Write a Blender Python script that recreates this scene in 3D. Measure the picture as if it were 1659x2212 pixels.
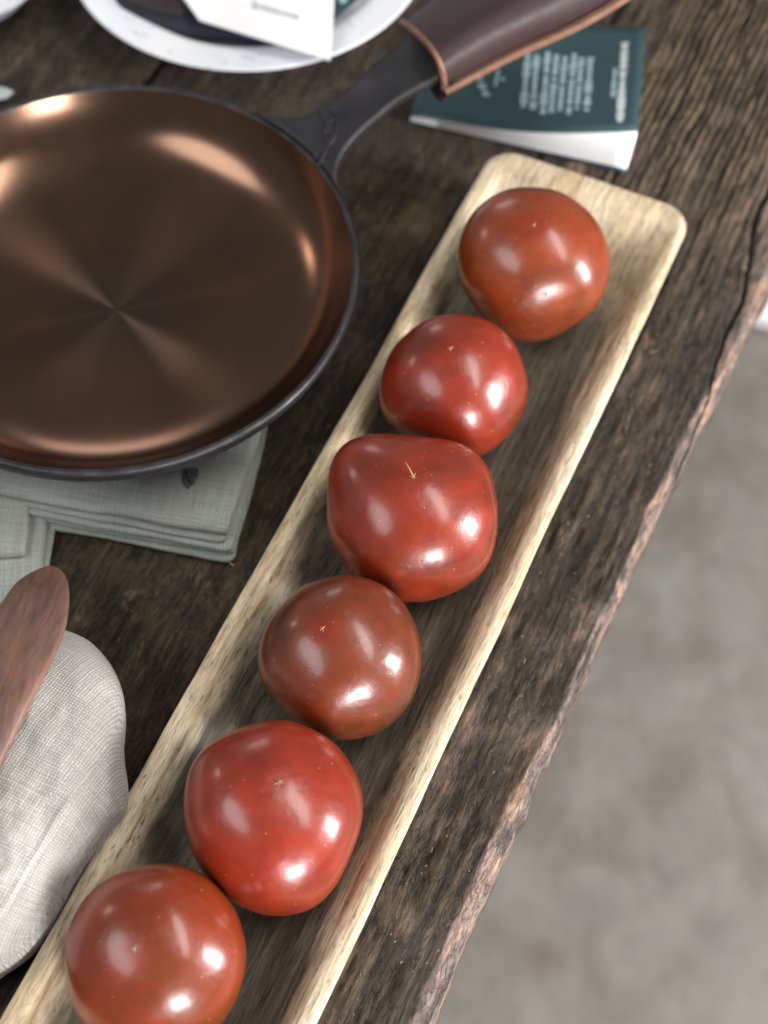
import bpy, bmesh, math, random
import numpy as np
from mathutils import Vector, Matrix

for o in list(bpy.data.objects):
    bpy.data.objects.remove(o, do_unlink=True)
S = bpy.context.scene
COL = S.collection
random.seed(7)
R = math.radians

# ------------------------------------------------------------------ camera
CAM_H, PITCH, ROLL, FOC = 0.72, R(58.5), R(1.5), 3400.0      # FOC in units of the 1659x2212 working picture
cu = Vector((0, math.sin(PITCH), math.cos(PITCH)))
cf = Vector((0, math.cos(PITCH), -math.sin(PITCH)))
cx_ = Vector((1, 0, 0)) * math.cos(ROLL) + cu * math.sin(ROLL)
cy_ = Vector((1, 0, 0)) * -math.sin(ROLL) + cu * math.cos(ROLL)
cam_d = bpy.data.cameras.new("camera"); cam = bpy.data.objects.new("camera", cam_d); COL.objects.link(cam)
cam.matrix_world = Matrix(((cx_.x, cy_.x, -cf.x, 0), (cx_.y, cy_.y, -cf.y, 0), (cx_.z, cy_.z, -cf.z, CAM_H), (0, 0, 0, 1)))
cam_d.sensor_fit = 'VERTICAL'; cam_d.sensor_height = 36; cam_d.sensor_width = 27
cam_d.lens = 36 * FOC / 2212
cam_d.clip_start = 0.02; cam_d.clip_end = 60
cam_d.dof.use_dof = True
cam_d.dof.focus_distance = 0.735
cam_d.dof.aperture_fstop = (cam_d.lens / 1000) / 0.0112
cam_d.dof.aperture_blades = 0
S.camera = cam
S.render.resolution_x = 768; S.render.resolution_y = 1024


def at(px, py, z):
    """point at height z seen at (px, py) of the 1659x2212 working picture"""
    x = (px - 829.5) / FOC; y = -(py - 1106) / FOC
    d = cx_ * x + cy_ * y + cf
    k = (z - CAM_H) / d.z
    return Vector((d.x * k, d.y * k, z))


# ------------------------------------------------------------------ light
world = bpy.data.worlds.new("World"); S.world = world; world.use_nodes = True
bg = world.node_tree.nodes['Background']
bg.inputs[0].default_value = (0.97, 0.98, 1.0, 1); bg.inputs[1].default_value = 0.20
S.view_settings.view_transform = 'Standard'; S.view_settings.look = 'None'
S.view_settings.exposure = 0.30; S.view_settings.gamma = 1
S.render.engine = 'CYCLES'

AIM = Vector((0, 0.38, 0.05))


def lamp(name, d, dist, sx, sy, rad, col, shape='RECTANGLE', axis=None):
    l = bpy.data.lights.new(name, 'AREA'); l.shape = shape; l.size = sx; l.size_y = sy
    l.energy = rad * math.pi * sx * sy * (math.pi / 4 if shape == 'ELLIPSE' else 1); l.color = col
    o = bpy.data.objects.new(name, l); COL.objects.link(o)
    d = Vector(d).normalized(); o.location = AIM + d * dist
    if axis:                                             # long side (y) along a given direction
        a = Vector(axis); a = (a - d * a.dot(d)).normalized(); x = a.cross(d)
        o.rotation_euler = Matrix(((x.x, a.x, d.x), (x.y, a.y, d.y), (x.z, a.z, d.z))).to_euler()
    else: o.rotation_euler = d.to_track_quat('Z', 'Y').to_euler()
    return o


lamp('window_light_behind', (0.40, -0.90, 0.15), 2.2, 0.60, 0.66, 36, (1.0, 0.97, 0.98))
lamp('window_light_right', (0.97, -0.17, 0.24), 2.4, 0.60, 1.15, 36, (1.0, 0.97, 0.98))
lamp('ceiling_light_left', (-0.60, -0.24, 0.75), 2.4, 0.95, 1.8, 4.2, (0.97, 0.98, 1.0), 'ELLIPSE', (0.45, -0.89, 0))
lamp('ceiling_light_far', (0.44, 0.06, 0.89), 2.4, 0.52, 2.2, 9.0, (1.0, 0.98, 0.95), 'ELLIPSE', (0.50, -0.86, 0))
lamp('doorway_light_far', (-0.25, 0.95, 0.30), 2.8, 0.5, 0.5, 3, (1.0, 0.93, 0.90))
lamp('warm_light_left', (-0.85, 0.52, 0.42), 2.4, 0.28, 0.30, 9, (1.0, 0.80, 0.66), 'ELLIPSE')

# ------------------------------------------------------------------ numpy noise


def _hash(ix, iy, seed):
    h = (ix.astype(np.int64) * 374761393 + iy.astype(np.int64) * 668265263 + seed * 1442695041) & 0xFFFFFFFF
    h = ((h ^ (h >> 13)) * 1274126177) & 0xFFFFFFFF
    return ((h ^ (h >> 16)) & 0xFFFF) / 65535.0


def vnoise(x, y, seed=0):
    x = np.asarray(x, float); y = np.asarray(y, float)
    ix = np.floor(x); iy = np.floor(y); fx = x - ix; fy = y - iy
    fx = fx * fx * (3 - 2 * fx); fy = fy * fy * (3 - 2 * fy)
    a = _hash(ix, iy, seed); b = _hash(ix + 1, iy, seed); c = _hash(ix, iy + 1, seed); d = _hash(ix + 1, iy + 1, seed)
    return (a * (1 - fx) + b * fx) * (1 - fy) + (c * (1 - fx) + d * fx) * fy


def fbm(x, y, oct=4, seed=0, gain=0.5):
    s = 0; a = 1; t = 0
    for i in range(oct):
        s = s + a * vnoise(x * 2 ** i + i * 17.3, y * 2 ** i + i * 9.1, seed + i); t += a; a *= gain
    return s / t


def sstep(a, b, x):
    t = np.clip((np.asarray(x, float) - a) / (b - a), 0, 1)
    return t * t * (3 - 2 * t)


# ------------------------------------------------------------------ object helpers
def link(name, me, mat=None, parent=None, smooth=True):
    o = bpy.data.objects.new(name, me); COL.objects.link(o)
    if mat: me.materials.append(mat)
    if parent: o.parent = parent
    if smooth:
        me.polygons.foreach_set('use_smooth', [True] * len(me.polygons))
    return o


def mesh(name, V, F, mat=None, parent=None, smooth=True, uv=None, attrs=None, loc=None):
    me = bpy.data.meshes.new(name)
    me.from_pydata([tuple(v) for v in V], [], [tuple(int(i) for i in f) for f in F])
    if uv is not None:
        l = me.uv_layers.new(name='UVMap')
        idx = np.zeros(len(me.loops), dtype=np.int32); me.loops.foreach_get('vertex_index', idx)
        l.data.foreach_set('uv', np.asarray(uv, dtype=np.float32)[idx].ravel())
    if attrs:
        for k, a in attrs.items():
            t = me.attributes.new(k, 'FLOAT', 'POINT'); t.data.foreach_set('value', np.asarray(a, dtype=np.float32))
    me.update()
    o = link(name, me, mat, parent, smooth)
    return o


def tag(o, label=None, cat=None, group=None, kind=None):
    if label: o['label'] = label
    if cat: o['category'] = cat
    if group: o['group'] = group
    if kind: o['kind'] = kind
    return o


def empty(name, loc=(0, 0, 0), rz=0):
    o = bpy.data.objects.new(name, None); COL.objects.link(o); o.location = loc; o.rotation_euler = (0, 0, rz)
    o.empty_display_size = 0.03
    return o


def gridF(n, m, close_n=False, off=0, flip=False):
    """faces of an n x m vertex grid (row-major)"""
    F = []
    for i in range(n if close_n else n - 1):
        for j in range(m - 1):
            a = off + i * m + j; b = off + ((i + 1) % n) * m + j
            f = (a, a + 1, b + 1, b)
            F.append(f[::-1] if flip else f)
    return F


def catmull(P, k=8, closed=False):
    P = [Vector(p) for p in P]; n = len(P); out = []
    rng = range(n) if closed else range(n - 1)
    for i in rng:
        if closed: a, b, c, d = P[(i - 1) % n], P[i], P[(i + 1) % n], P[(i + 2) % n]
        else: a, b, c, d = P[max(i - 1, 0)], P[i], P[i + 1], P[min(i + 2, n - 1)]
        for j in range(k):
            t = j / k
            out.append(0.5 * ((2 * b) + (c - a) * t + (2 * a - 5 * b + 4 * c - d) * t * t + (3 * b - a - 3 * c + d) * t ** 3))
    if not closed: out.append(P[-1].copy())
    return out


def resample(P, n, closed=False):
    A = np.array([tuple(p) for p in P], float)
    if closed: A = np.vstack([A, A[:1]])
    L = np.r_[0, np.cumsum(np.linalg.norm(np.diff(A, axis=0), axis=1))]
    t = np.linspace(0, L[-1], n + 1)[:-1] if closed else np.linspace(0, L[-1], n)
    return np.stack([np.interp(t, L, A[:, k]) for k in range(A.shape[1])], 1)


def normals2d(P):
    """outward normals of a closed 2D outline"""
    Q = np.asarray(P)[:, :2]; T = np.roll(Q, -1, 0) - np.roll(Q, 1, 0)
    N = np.stack([T[:, 1], -T[:, 0]], 1); N /= np.linalg.norm(N, axis=1)[:, None] + 1e-12
    x, y = Q[:, 0], Q[:, 1]
    if (x * np.roll(y, -1) - y * np.roll(x, -1)).sum() < 0: N = -N
    return N


def tube(path, r, sides=8, cap=True):
    """vertices, faces of a tube; r number or list"""
    P = [Vector(p) for p in path]; V = []; n = len(P)
    rr = r if isinstance(r, (list, tuple)) else [r] * n
    up = Vector((0, 0, 1))
    for i, p in enumerate(P):
        t = (P[min(i + 1, n - 1)] - P[max(i - 1, 0)]).normalized()
        a = t.cross(up)
        if a.length < 1e-3: a = t.cross(Vector((1, 0, 0)))
        a.normalize(); b = a.cross(t)
        for k in range(sides):
            th = 2 * math.pi * k / sides
            V.append(p + a * math.cos(th) * rr[i] + b * math.sin(th) * rr[i])
    F = []
    for i in range(n - 1):
        for k in range(sides):
            F.append((i * sides + k, i * sides + (k + 1) % sides, (i + 1) * sides + (k + 1) % sides, (i + 1) * sides + k))
    if cap:
        F.append(tuple(range(sides))[::-1]); F.append(tuple((n - 1) * sides + k for k in range(sides)))
    return V, F


# ------------------------------------------------------------------ material helpers
class NT:
    def __init__(s, name):
        s.m = bpy.data.materials.new(name); s.m.use_nodes = True; s.t = s.m.node_tree; s.N = s.t.nodes; s.L = s.t.links
        s.b = s.N['Principled BSDF']
        s.out = s.N['Material Output']

    def n(s, typ, **kw):
        x = s.N.new(typ)
        for k, v in kw.items():
            if k.startswith('i_'):
                k = k[2:]; key = int(k) if k.isdigit() else k.replace('_', ' ')
                s.put(x.inputs[key], v)
            else: setattr(x, k, v)
        return x

    def put(s, sock, v):
        if isinstance(v, bpy.types.NodeSocket): s.L.new(v, sock)
        elif isinstance(v, bpy.types.Node): s.L.new(v.outputs[0], sock)
        elif isinstance(v, (tuple, list)) and len(v) == 3 and sock.type == 'RGBA': sock.default_value = (*v, 1)
        else: sock.default_value = v

    def set(s, **kw):
        for k, v in kw.items(): s.put(s.b.inputs[k.replace('_', ' ')], v)

    def coord(s, kind='Object', scale=(1, 1, 1), rot=(0, 0, 0), loc=(0, 0, 0)):
        c = s.n('ShaderNodeTexCoord').outputs[kind]
        return s.n('ShaderNodeMapping', i_Vector=c, i_Scale=scale, i_Rotation=rot, i_Location=loc).outputs[0]

    def noise(s, vec, scale, detail=4, rough=0.55, dist=0.0):
        return s.n('ShaderNodeTexNoise', i_Vector=vec, i_Scale=scale, i_Detail=detail, i_Roughness=rough, i_Distortion=dist).outputs['Fac']

    def ramp(s, fac, stops, interp='LINEAR'):
        r = s.n('ShaderNodeValToRGB', i_Fac=fac); r.color_ramp.interpolation = interp
        e = r.color_ramp.elements
        while len(e) < len(stops): e.new(0.5)
        for i, (p, c) in enumerate(stops):
            e[i].position = p; e[i].color = (*c, 1) if isinstance(c, (tuple, list)) else (c, c, c, 1)
        return r.outputs[0]

    def mix(s, fac, a, b, typ='MIX'):
        x = s.n('ShaderNodeMix', data_type='RGBA', blend_type=typ)
        s.put(x.inputs[0], fac); s.put(x.inputs[6], a); s.put(x.inputs[7], b)
        return x.outputs[2]

    def math(s, op, a, b=0.0, c=0.0, clamp=False):
        x = s.n('ShaderNodeMath', operation=op, use_clamp=clamp); s.put(x.inputs[0], a); s.put(x.inputs[1], b); s.put(x.inputs[2], c)
        return x.outputs[0]

    def attr(s, name):
        return s.n('ShaderNodeAttribute', attribute_name=name).outputs['Fac']

    def bump(s, h, strength=0.5, dist=0.001, normal=None):
        b = s.n('ShaderNodeBump', i_Height=h, i_Strength=strength, i_Distance=dist)
        if normal: s.put(b.inputs['Normal'], normal)
        return b.outputs[0]


def simple(name, col, rough=0.5, metal=0.0, bumpscale=None, bumpstr=0.2, bumpd=0.0005, var=0.0, vscale=30):
    t = NT(name); c = t.coord()
    if var:
        f = t.noise(c, vscale, 5, 0.6)
        lo = tuple(x * (1 - var) for x in col); hi = tuple(min(1, x * (1 + var)) for x in col)
        t.set(Base_Color=t.ramp(f, [(0.3, lo), (0.7, hi)]))
    else: t.set(Base_Color=col)
    t.set(Roughness=rough, Metallic=metal)
    if bumpscale: t.set(Normal=t.bump(t.noise(c, bumpscale, 5, 0.6), bumpstr, bumpd))
    return t.m


TH_ = R(67.0)
PAINT = [(283, 1283, 0.0038, (0.17, 0.165, 0.12), 0.75), (306, 1276, 0.0022, (0.15, 0.14, 0.10), 0.6), (166, 1334, 0.002, (0.15, 0.14, 0.10), 0.6), (182, 1345, 0.0024, (0.13, 0.12, 0.08), 0.6),
         (895, 478, 0.021, (0.20, 0.135, 0.06), 0.55), (836, 560, 0.016, (0.10, 0.08, 0.035), 0.5), (260, 1235, 0.014, (0.11, 0.095, 0.05), 0.5), (330, 1330, 0.016, (0.12, 0.095, 0.05), 0.45), (575, 1060, 0.012, (0.10, 0.09, 0.045), 0.45),
         (760, 2090, 0.018, (0.19, 0.135, 0.07), 0.5), (860, 1960, 0.014, (0.17, 0.12, 0.065), 0.45), (700, 2190, 0.014, (0.17, 0.125, 0.065), 0.45), (960, 1700, 0.007, (0.20, 0.13, 0.08), 0.5), (1005, 1560, 0.006, (0.20, 0.13, 0.075), 0.5), (1075, 1440, 0.006, (0.20, 0.13, 0.075), 0.5)]


# ---- weathered table wood (local x runs along the grain)
def mat_table():
    t = NT('weathered_dark_wood')
    g1 = t.noise(t.coord(scale=(22, 95, 30)), 1.0, 9, 0.70, 0.5)
    g2 = t.noise(t.coord(scale=(110, 430, 110)), 1.0, 7, 0.74, 0.4)
    patch = t.noise(t.coord(scale=(1, 1.6, 1)), 11, 6, 0.65, 0.8)
    patch2 = t.noise(t.coord(scale=(1, 1.5, 1), loc=(3, 1, 0)), 28, 7, 0.68, 1.2)
    spot = t.noise(t.coord(scale=(0.6, 1.8, 1), loc=(7, 2, 0)), 120, 6, 0.72, 1.2)
    scr = t.noise(t.coord(scale=(26, 210, 20), loc=(1, 5, 0), rot=(0, 0, R(7))), 1.0, 3, 0.5, 0.6)
    base = t.ramp(g1, [(0.28, (0.006, 0.005, 0.0045)), (0.46, (0.021, 0.016, 0.0135)), (0.58, (0.052, 0.038, 0.029)), (0.70, (0.17, 0.115, 0.072))])
    v1 = t.math('ABSOLUTE', t.math('SUBTRACT', t.noise(t.coord(scale=(14, 150, 20), loc=(4, 2, 1)), 1.0, 5, 0.62, 0.5), 0.5))
    v2 = t.math('ABSOLUTE', t.math('SUBTRACT', t.noise(t.coord(scale=(60, 300, 40), loc=(1, 8, 2)), 1.0, 4, 0.65, 0.8), 0.5))
    fis = t.math('MULTIPLY', t.ramp(v1, [(0.0, 0.0), (0.022, 1.0)]), t.ramp(v2, [(0.0, 0.25), (0.02, 1.0)]))
    fine = t.ramp(g2, [(0.34, 0.36), (0.62, 1.42)])
    c = t.mix(1.0, base, fine, 'MULTIPLY')
    fis = t.math('MAXIMUM', fis, t.math('MULTIPLY', t.attr('worn'), 0.55))
    # olive / grey film of old paint and polish on the worn boards
    w = t.attr('worn')
    olive = t.mix(t.ramp(patch2, [(0.46, 0.0), (0.70, 1.0)]), (0.018, 0.016, 0.012), (0.125, 0.105, 0.060))
    c = t.mix(t.math('MULTIPLY', w, t.ramp(patch, [(0.34, 0.25), (0.62, 0.85)])), c, t.mix(1.0, olive, fine, 'MULTIPLY'))
    # tan, weather-bleached ridges
    r = t.attr('ridge'); tan = t.attr('tan')
    tanc = t.mix(t.noise(t.coord(scale=(12, 30, 10)), 1.0, 5, 0.6), (0.19, 0.132, 0.073), (0.37, 0.265, 0.16))
    c = t.mix(t.math('MULTIPLY', t.math('MULTIPLY', t.ramp(r, [(0.28, 0.0), (0.66, 1.0)]), tan), t.ramp(patch2, [(0.3, 0.45), (0.6, 1.0)])), c, tanc)
    # rubbed light scuffs and crumbs
    sc = t.math('MULTIPLY', t.ramp(spot, [(0.54, 0.0), (0.62, 1.0)]), t.ramp(patch, [(0.42, 0.04), (0.58, 0.75)]))
    c = t.mix(sc, c, (0.17, 0.125, 0.075))
    c = t.mix(t.math('MULTIPLY', t.ramp(scr, [(0.70, 0.0), (0.77, 1.0)]), 0.6), c, (0.21, 0.145, 0.085))
    c = t.mix(1.0, c, t.math('MULTIPLY_ADD', fis, 0.88, 0.12), 'MULTIPLY')
    # a few old marks: flecks of pale paint, one tan scuff
    oc = t.coord()
    for (mx_, my_, mr_, mc_, ma_) in PAINT:
        q_ = at(mx_, my_, 0.0); lx_, ly_ = q_.x * math.cos(TH_) + q_.y * math.sin(TH_), -q_.x * math.sin(TH_) + q_.y * math.cos(TH_)
        wn = t.n('ShaderNodeTexNoise', i_Vector=oc, i_Scale=0.9 / mr_, i_Detail=4); wd = t.n('ShaderNodeVectorMath', operation='SCALE', i_Scale=mr_ * 2.2)
        t.L.new(wn.outputs['Color'], wd.inputs[0]); wq = t.n('ShaderNodeVectorMath', operation='ADD'); t.L.new(oc, wq.inputs[0]); t.L.new(wd.outputs[0], wq.inputs[1])
        dv = t.n('ShaderNodeVectorMath', operation='DISTANCE'); t.L.new(wq.outputs[0], dv.inputs[0]); k_ = mr_ * 1.1; dv.inputs[1].default_value = (lx_ + k_, ly_ + k_, k_)
        soft = 0.25 if mr_ < 0.006 else 0.8
        c = t.mix(t.math('MULTIPLY', t.ramp(t.math('DIVIDE', dv.outputs['Value'], mr_), [(1 - soft, 1.0), (1.0, 0.0)]), ma_), c, mc_)
    # chipped, rubbed edge
    e = t.attr('edge')
    en = t.noise(t.coord(scale=(1, 2, 2)), 30, 6, 0.65, 1.0)
    ecol = t.ramp(en, [(0.33, (0.075, 0.055, 0.045)), (0.44, (0.165, 0.13, 0.118)), (0.55, (0.28, 0.195, 0.155)), (0.68, (0.42, 0.255, 0.15))])
    ecol = t.mix(1.0, ecol, t.ramp(g2, [(0.36, 0.60), (0.60, 1.5)]), 'MULTIPLY')
    c = t.mix(e, c, ecol)
    cr = t.attr('crack')
    c = t.mix(cr, c, (0.022, 0.016, 0.011))
    t.set(Base_Color=c, Roughness=t.ramp(g2, [(0.3, 0.78), (0.7, 0.55)]), Specular_IOR_Level=0.32)
    h = t.math('ADD', t.math('MULTIPLY', g2, 0.6), t.math('MULTIPLY', g1, 0.5))
    h = t.math('ADD', h, t.math('MULTIPLY', t.noise(t.coord(scale=(0.6, 1.5, 1)), 260, 6, 0.75), 1.1))
    h = t.math('ADD', t.math('ADD', h, t.math('MULTIPLY', sc, 0.5)), t.math('MULTIPLY', fis, 1.2))
    t.set(Normal=t.bump(h, 1.0, 0.0020))
    return t.m


# ---- pale carved tray wood
def mat_tray():
    t = NT('carved_pale_wood')
    g = t.noise(t.coord(scale=(9, 130, 22)), 1.0, 8, 0.66, 0.15)
    f = t.noise(t.coord(scale=(75, 640, 90)), 1.0, 5, 0.7, 0.1)
    por = t.noise(t.coord(scale=(120, 900, 120)), 1.0, 2, 0.5)
    big = t.noise(t.coord(scale=(6, 14, 8)), 1.0, 4, 0.6, 0.8)
    pale = t.ramp(g, [(0.30, (0.46, 0.345, 0.21)), (0.46, (0.66, 0.535, 0.36)), (0.68, (0.77, 0.665, 0.48))])
    pale = t.mix(t.ramp(big, [(0.45, 0.0), (0.75, 0.55)]), pale, (0.52, 0.34, 0.16))
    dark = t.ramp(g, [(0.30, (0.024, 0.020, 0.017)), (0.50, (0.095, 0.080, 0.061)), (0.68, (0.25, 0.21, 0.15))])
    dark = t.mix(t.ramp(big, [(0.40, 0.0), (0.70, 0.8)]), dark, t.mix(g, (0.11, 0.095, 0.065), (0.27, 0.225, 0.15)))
    st = t.attr('stain_shade')  # darkens the hollow: real staining plus shade painted into the colour
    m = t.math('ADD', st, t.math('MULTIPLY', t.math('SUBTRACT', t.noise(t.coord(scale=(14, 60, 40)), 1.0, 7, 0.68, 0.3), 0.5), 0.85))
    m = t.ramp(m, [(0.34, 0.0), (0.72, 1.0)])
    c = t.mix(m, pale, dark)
    # tan halo where the staining and painted shade fade out
    halo = t.ramp(t.math('ADD', st, t.math('MULTIPLY', t.math('SUBTRACT', g, 0.5), 0.5)), [(0.12, 0.0), (0.34, 0.55), (0.55, 0.0)])
    c = t.mix(halo, c, (0.27, 0.165, 0.075))
    c = t.mix(1.0, c, t.ramp(f, [(0.35, 0.62), (0.58, 1.14)]), 'MULTIPLY')
    c = t.mix(t.math('MULTIPLY', t.ramp(por, [(0.26, 1.0), (0.34, 0.0)]), 0.5), c, (0.09, 0.06, 0.035))
    vein = t.math('ABSOLUTE', t.math('SUBTRACT', t.noise(t.coord(scale=(10, 230, 30), loc=(2, 7, 1)), 1.0, 3, 0.6, 0.1), 0.5))
    c = t.mix(1.0, c, t.ramp(vein, [(0.0, 0.68), (0.030, 1.0)]), 'MULTIPLY')
    dash = t.noise(t.coord(scale=(150, 620, 100), loc=(6, 1, 3)), 1.0, 2, 0.5)
    c = t.mix(1.0, c, t.ramp(dash, [(0.30, 0.5), (0.36, 1.0)]), 'MULTIPLY')
    kn = t.noise(t.coord(scale=(22, 60, 60), loc=(5, 3, 0)), 1.0, 5, 0.7, 1.5)
    c = t.mix(t.ramp(kn, [(0.70, 0.0), (0.76, 0.75)]), c, (0.07, 0.045, 0.03))
    t.set(Base_Color=c, Roughness=0.52, Specular_IOR_Level=0.35)
    t.set(Normal=t.bump(t.math('ADD', t.math('MULTIPLY', f, 0.7), t.math('MULTIPLY', g, 0.8)), 0.9, 0.0010))
    return t.m


# ---- linen: plain weave from uv coordinates in metres
def mat_linen(name, light, dark, pitch=0.0011, tint=None, strength=0.8):
    t = NT(name)
    uv = t.n('ShaderNodeTexCoord').outputs['UV']
    wob = t.n('ShaderNodeTexNoise', i_Vector=uv, i_Scale=90, i_Detail=4)
    off = t.n('ShaderNodeVectorMath', operation='SUBTRACT'); t.L.new(wob.outputs['Color'], off.inputs[0]); off.inputs[1].default_value = (0.5, 0.5, 0.5)
    sc = t.n('ShaderNodeVectorMath', operation='SCALE'); t.L.new(off.outputs[0], sc.inputs[0]); sc.inputs['Scale'].default_value = 0.0022
    ad = t.n('ShaderNodeVectorMath', operation='ADD'); t.L.new(uv, ad.inputs[0]); t.L.new(sc.outputs[0], ad.inputs[1])
    sep = t.n('ShaderNodeSeparateXYZ', i_Vector=ad.outputs[0])
    k = math.pi / pitch
    su = t.math('SINE', t.math('MULTIPLY', sep.outputs[0], k)); sv = t.math('SINE', t.math('MULTIPLY', sep.outputs[1], k))
    au = t.math('ABSOLUTE', su); av = t.math('ABSOLUTE', sv)
    par = t.math('GREATER_THAN', t.math('MULTIPLY', su, sv), 0.0)       # over / under
    hu = t.math('MULTIPLY', t.math('POWER', au, 0.8), t.math('MULTIPLY_ADD', av, 0.6, 0.4))
    hv = t.math('MULTIPLY', t.math('POWER', av, 0.8), t.math('MULTIPLY_ADD', au, 0.6, 0.4))
    mx = t.n('ShaderNodeMix', data_type='FLOAT'); t.put(mx.inputs[0], par); t.put(mx.inputs[2], hu); t.put(mx.inputs[3], hv)
    h = mx.outputs[0]
    # slubs: single threads lighter or darker
    slu = t.noise(t.n('ShaderNodeMapping', i_Vector=uv, i_Scale=(900, 30, 1)).outputs[0], 1.0, 3, 0.6)
    slv = t.noise(t.n('ShaderNodeMapping', i_Vector=uv, i_Scale=(30, 900, 1)).outputs[0], 1.0, 3, 0.6)
    sm = t.n('ShaderNodeMix', data_type='FLOAT'); t.put(sm.inputs[0], par); t.put(sm.inputs[2], slu); t.put(sm.inputs[3], slv)
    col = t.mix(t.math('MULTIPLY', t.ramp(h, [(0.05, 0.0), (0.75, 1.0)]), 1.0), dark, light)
    col = t.mix(1.0, col, t.ramp(sm.outputs[0], [(0.3, 0.62), (0.7, 1.22)]), 'MULTIPLY')
    bigv = t.noise(uv, 22, 4, 0.6)
    if tint: col = t.mix(t.ramp(bigv, [(0.38, 0.0), (0.62, 0.8)]), col, t.mix(1.0, col, tint, 'MULTIPLY'))
    t.set(Base_Color=col, Roughness=0.92, Specular_IOR_Level=0.12, Sheen_Weight=0.25, Sheen_Roughness=0.5)
    t.set(Normal=t.bump(t.math('ADD', h, t.math('MULTIPLY', sm.outputs[0], 0.5)), strength, 0.0005))
    return t.m


def mat_tomato(name, red, shoulder, seed, greenpatch=0.5):
    t = NT(name)
    c = t.coord(loc=(seed * 3.1, seed * 1.7, seed * 2.3))
    n1 = t.noise(c, 26, 4, 0.5, 0.6); n2 = t.noise(c, 70, 5, 0.6)
    pole = t.attr('pole')           # 1 at the blossom end, 0 at the equator and below
    side = t.attr('side')           # 1 low on the flank
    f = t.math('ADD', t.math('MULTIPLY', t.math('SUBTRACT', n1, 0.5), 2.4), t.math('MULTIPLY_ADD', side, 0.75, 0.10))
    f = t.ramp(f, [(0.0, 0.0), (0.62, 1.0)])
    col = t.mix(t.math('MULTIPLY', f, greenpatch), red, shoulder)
    halo = t.ramp(t.math('ADD', pole, t.math('MULTIPLY', t.math('SUBTRACT', n2, 0.5), 0.055)), [(0.962, 0.0), (1.0, 0.6)])
    col = t.mix(halo, col, (0.47, 0.035, 0.010))
    col = t.mix(1.0, col, t.ramp(n2, [(0.3, 0.46), (0.7, 0.64)]), 'MULTIPLY')
    # tiny pale pores
    v = t.n('ShaderNodeTexVoronoi', i_Vector=c, i_Scale=190, i_Randomness=1.0)
    keep = t.n('ShaderNodeSeparateColor', i_Color=v.outputs['Color']).outputs[0]
    dot = t.math('MULTIPLY', t.math('LESS_THAN', v.outputs['Distance'], 0.075), t.math('GREATER_THAN', keep, 0.30))
    col = t.mix(t.math('MULTIPLY', dot, 0.42), col, (0.62, 0.36, 0.20))
    t.set(Base_Color=col, Roughness=t.ramp(n2, [(0.3, 0.30), (0.7, 0.36)]), Specular_IOR_Level=0.5,
          Subsurface_Weight=0.10, Subsurface_Radius=(1.0, 0.25, 0.1), Subsurface_Scale=0.004,
          Coat_Weight=0.45, Coat_Roughness=0.17)
    t.set(Normal=t.bump(t.math('ADD', t.math('ADD', n2, t.math('MULTIPLY', t.noise(c, 38, 2, 0.5, 0.8), 1.5)), t.math('MULTIPLY', t.noise(c, 900, 3, 0.6), 0.10)), 0.30, 0.0015))
    return t.m


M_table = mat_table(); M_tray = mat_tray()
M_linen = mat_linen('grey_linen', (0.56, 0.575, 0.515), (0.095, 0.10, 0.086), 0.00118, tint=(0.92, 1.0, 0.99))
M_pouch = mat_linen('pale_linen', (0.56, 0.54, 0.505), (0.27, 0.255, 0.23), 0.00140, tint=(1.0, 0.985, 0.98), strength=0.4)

# ------------------------------------------------------------------ the floor
t = NT('worn_concrete')
c = t.coord()
a = t.noise(c, 4.0, 3, 0.5, 0.3); b = t.noise(t.coord(loc=(4, 2, 0), scale=(1.3, 0.8, 1)), 13, 4, 0.6, 0.3); sp = t.noise(t.coord(loc=(9, 5, 0)), 13, 3, 0.5, 0.2)
col = t.mix(t.ramp(a, [(0.25, 0.0), (0.75, 1.0)]), (0.190, 0.180, 0.156), (0.222, 0.220, 0.196))
col = t.mix(t.ramp(b, [(0.36, 1.0), (0.60, 0.0)]), col, (0.150, 0.138, 0.116))
col = t.mix(t.ramp(t.noise(c, 45, 4, 0.6), [(0.35, 0.22), (0.6, 0.0)]), col, (0.10, 0.09, 0.08))
# old drips and rust stains on the concrete
for (sx_, sy_, rr_, cc_, aa_) in [(1167, 2067, 0.026, (0.085, 0.045, 0.038), 0.6), (1448, 1895, 0.024, (0.09, 0.075, 0.068), 0.6), (1440, 1690, 0.05, (0.12, 0.10, 0.085), 0.6), (1560, 2010, 0.03, (0.10, 0.085, 0.075), 0.45), (1290, 1960, 0.035, (0.11, 0.105, 0.095), 0.5), (1370, 1440, 0.05, (0.12, 0.115, 0.105), 0.45), (1180, 1500, 0.03, (0.12, 0.11, 0.10), 0.5)]:
    q_ = at(sx_, sy_, -0.75)
    dv = t.n('ShaderNodeVectorMath', operation='DISTANCE'); wq = t.n('ShaderNodeVectorMath', operation='ADD'); wn = t.n('ShaderNodeTexNoise', i_Vector=c, i_Scale=22, i_Detail=3); ws = t.n('ShaderNodeVectorMath', operation='SCALE', i_Scale=0.045)
    t.L.new(wn.outputs['Color'], ws.inputs[0]); t.L.new(c, wq.inputs[0]); t.L.new(ws.outputs[0], wq.inputs[1]); t.L.new(wq.outputs[0], dv.inputs[0]); dv.inputs[1].default_value = (q_.x + 0.022, q_.y + 0.022, -0.75 + 0.022)
    col = t.mix(t.math('MULTIPLY', t.ramp(t.math('DIVIDE', dv.outputs['Value'], rr_), [(0.15, 0.85), (1.35, 0.0)]), aa_), col, cc_)
t.set(Base_Color=col, Roughness=0.6, Normal=t.bump(t.noise(c, 60, 6, 0.7), 0.3, 0.002))
FZ = -0.75
V = []; n = 40
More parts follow.
